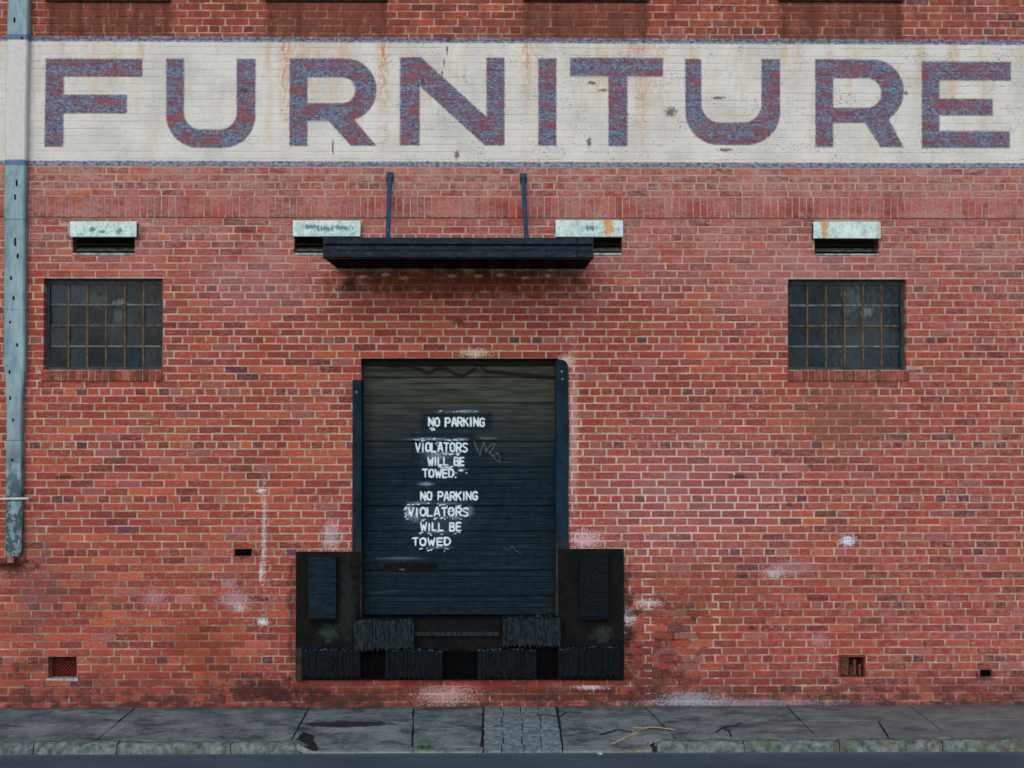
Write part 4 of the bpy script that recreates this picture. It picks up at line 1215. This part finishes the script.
# ribbed deck sheet
dk_ = MB(); n_ = 18
for k in range(n_):
    x0 = xa+.013+(xb-xa-.026)*k/n_; x1 = xa+.013+(xb-xa-.026)*(k+1)/n_
    o_ = .03 if k % 2 else .0
    dk_.box(x0, x1-.0005, -DA+.11, -.012, zb_+.03+o_, zb_+.036+o_)
dk_.build('deck', M['awning_under'], aw)
for yy in (-DA+.30, -.36):
    MB().box(xa+.013, xb-.013, yy, yy+.04, zb_+.002, zb_+.029).build('cross_beam', M['awning_under'], aw)
MB().box(xa+.013, xb-.013, -.010, -.0075+.0, zb_, zb_+.08).build('wall_ledger', M['awning_under'], aw)
for (tx, ty, bx) in [(389.8, 177, 387.3), (523.3, 178, 527.3)]:
    T_ = W(tx, ty, -.03); yb_ = -.55
    B_ = W(bx, 244, yb_); B_.z = zb_+.07
    mb = MB().tube(T_, B_, .021, 10); mb.build('tie_rod', M['rod'], aw)
    MB().cbox(T_.x-.032, T_.x+.032, -.04, -.008, T_.z-.045, T_.z+.045, .006).tube((T_.x-.03, -.045, T_.z), (T_.x+.03, -.045, T_.z), .022, 8).build('wall_bracket', M['rod'], aw)
    MB().tube((B_.x, yb_+.03, B_.z-.02), (B_.x, yb_-.03, B_.z+.06), .033, 8).build('rod_clevis', M['awning'], aw)

# ================================================================== DOWNPIPE
pp = thing('downpipe', 'pale blue-green flat downpipe with peeling paint at the left edge of the wall', 'downpipe', (X(14), -.08, Z(560)))
YPF = -.10
def ring(xl, xr, py, yf=YPF):
    A = W(xl, py, yf); B_ = W(xr, py, yf); c = .012
    return [(A.x, -.014, A.z), (A.x, yf+c, A.z), (A.x+c, yf, A.z), (B_.x-c, yf, A.z), (B_.x, yf+c, A.z), (B_.x, -.014, A.z)]
def loft(rs, name, mat, parent, jit=0.0):
    v = [(p[0]+rng.uniform(-jit, jit), p[1], p[2]) for r in rs for p in r]; m_ = len(rs[0]); f = []
    for i in range(len(rs)-1):
        for k in range(m_):
            a_, b2 = i*m_+k, i*m_+(k+1) % m_; f.append((a_, b2, b2+m_, a_+m_))
    f.append(tuple(range(m_))); f.append(tuple(range((len(rs)-1)*m_, len(rs)*m_)))
    return MB().add(v, f).build(name, mat, parent)
segs = [(-80, 7.5, 28.5), (0, 7.3, 28.2), (42, 6.5, 27.3), (100, 5, 26), (162, 4.2, 25.2), (218, 4, 24.6)]
loft([ring(l, r, y) for y, l, r in segs], 'pipe_section', M['pipe'], pp)
loft([ring(l, r, y, YPF+.003) for y, l, r in [(218.7, 4, 24.6), (308, 3.6, 24.3)]], 'pipe_section', M['pipe'], pp)
loft([ring(l, r, y, YPF) for y, l, r in [(308.7, 3.3, 24.5), (366, 3.4, 24.4), (378, 4.6, 23.4), (392, 6, 21.6), (440, 6, 21)]], 'pipe_section', M['pipe'], pp)
loft([ring(l, r, y, YPF+.004) for y, l, r in [(440.5, 5.5, 21.5), (470, 5.2, 21.5), (500, 5.5, 21.2), (530, 5, 21), (548, 4.6, 20.8), (556, 6, 20)]], 'pipe_section', M['pipe'], pp, .004)
# seams, slots and rivets
for (x, y, h_) in [(14.5, 20, 6), (22, 38, 3), (16.5, 183, 7), (15, 197, 6), (15, 242, 9), (17.5, 256, 5), (11, 278, 4), (13.5, 298, 4), (10, 322, 3), (17, 345, 4), (9.5, 372, 4), (10, 398, 4), (13, 420, 3), (12, 460, 3)]:
    p = W(x, y, YPF-.003); MB().cbox(p.x-.008, p.x+.008, YPF-.003, YPF+.001, p.z-h_*.004, p.z+h_*.004, .001).build('slot', M['dark_slot'], pp)
for y in (218.3, 308.4):
    a0, b0_ = W(3.2, y, YPF), W(25.2, y, YPF)
    MB().box(a0.x, b0_.x, YPF-.004, -.02, a0.z-.006, a0.z+.004).build('pipe_joint', M['pipe'], pp)
bx0, bx1 = W(-6, 499, YPF-.012), W(27.5, 498.5, YPF-.012)
MB().tube(bx0, bx1, .011, 8).build('strap_rod', M['white_rod'], pp)
MB().tube(bx1, (bx1.x, .0, bx1.z), .010, 8).build('strap_anchor', M['white_rod'], pp)
MB().tube(bx0, (bx0.x, .0, bx0.z), .010, 8).build('strap_anchor', M['white_rod'], pp)
p = W(11.5, 559, -.05)
st_ = MB().tube(p+Vector((0, -.01, .06)), p+Vector((0, -.02, -.03)), .035, 10, .03); st_.build('outlet', simple('outlet_clay', C4(130, 84, 76), C4(176, 128, 116), (30, 30, 30), .9), pp)
q0, q1 = W(-5, 564, -.03), W(28, 560, -.03)
MB().tube(q0, (q0.x+.2, -.035, q0.z-.01), .008, 6).tube((q0.x+.2, -.035, q0.z-.01), q1, .009, 6, .005).build('rusty_bracket', M['top_sill'], pp)

# ================================================================== SMALL THINGS
def weed(px, py, n_, h_, label):
    b_ = G(px, py, -.06); b_.z = slope(b_.x, b_.y)-.004
    root = thing('weed', label, 'weed', b_)
    mb = MB()
    for k in range(n_):
        a_ = rng.uniform(0, 6.28); L = h_*rng.uniform(.6, 1.1); wd = .007
        o_ = Vector((b_.x+rng.uniform(-.05, .05), b_.y+rng.uniform(-.012, .012), b_.z)); dr = Vector((math.cos(a_), math.sin(a_), 0))
        s_ = Vector((-dr.y, dr.x, 0))
        m1 = o_+dr*L*.4+Vector((0, 0, L*.6)); m2 = o_+dr*L*.9+Vector((0, 0, L*.7))
        mb.add([o_-s_*wd*.4, o_+s_*wd*.4, m1+s_*wd, m1-s_*wd, m2], [(0, 1, 2, 3), (3, 2, 4)])
    mb.build('leaves', M['leaf'], root)
weed(423, 748, 26, .05, 'small green weed growing at the foot of the dropped kerb by the crossing joint')
pb = MB(); g_ = G(600, 754.5, ZR)
import bmesh as _bm
bm = _bm.new(); _bm.ops.create_icosphere(bm, subdivisions=2, radius=.016)
for v in bm.verts: v.co = Vector((v.co.x*1.4, v.co.y, v.co.z*.6))*(1+rng.uniform(-.12, .12))
me = bpy.data.meshes.new('pebble'); bm.to_mesh(me); bm.free(); me.materials.append(M['pebble'])
o = bpy.data.objects.new('pebble', me); COL.objects.link(o); o.location = (g_.x, g_.y, ZR+.006); o['label'] = 'small pale pebble lying on the road just off the crossing'; o['category'] = 'pebble'
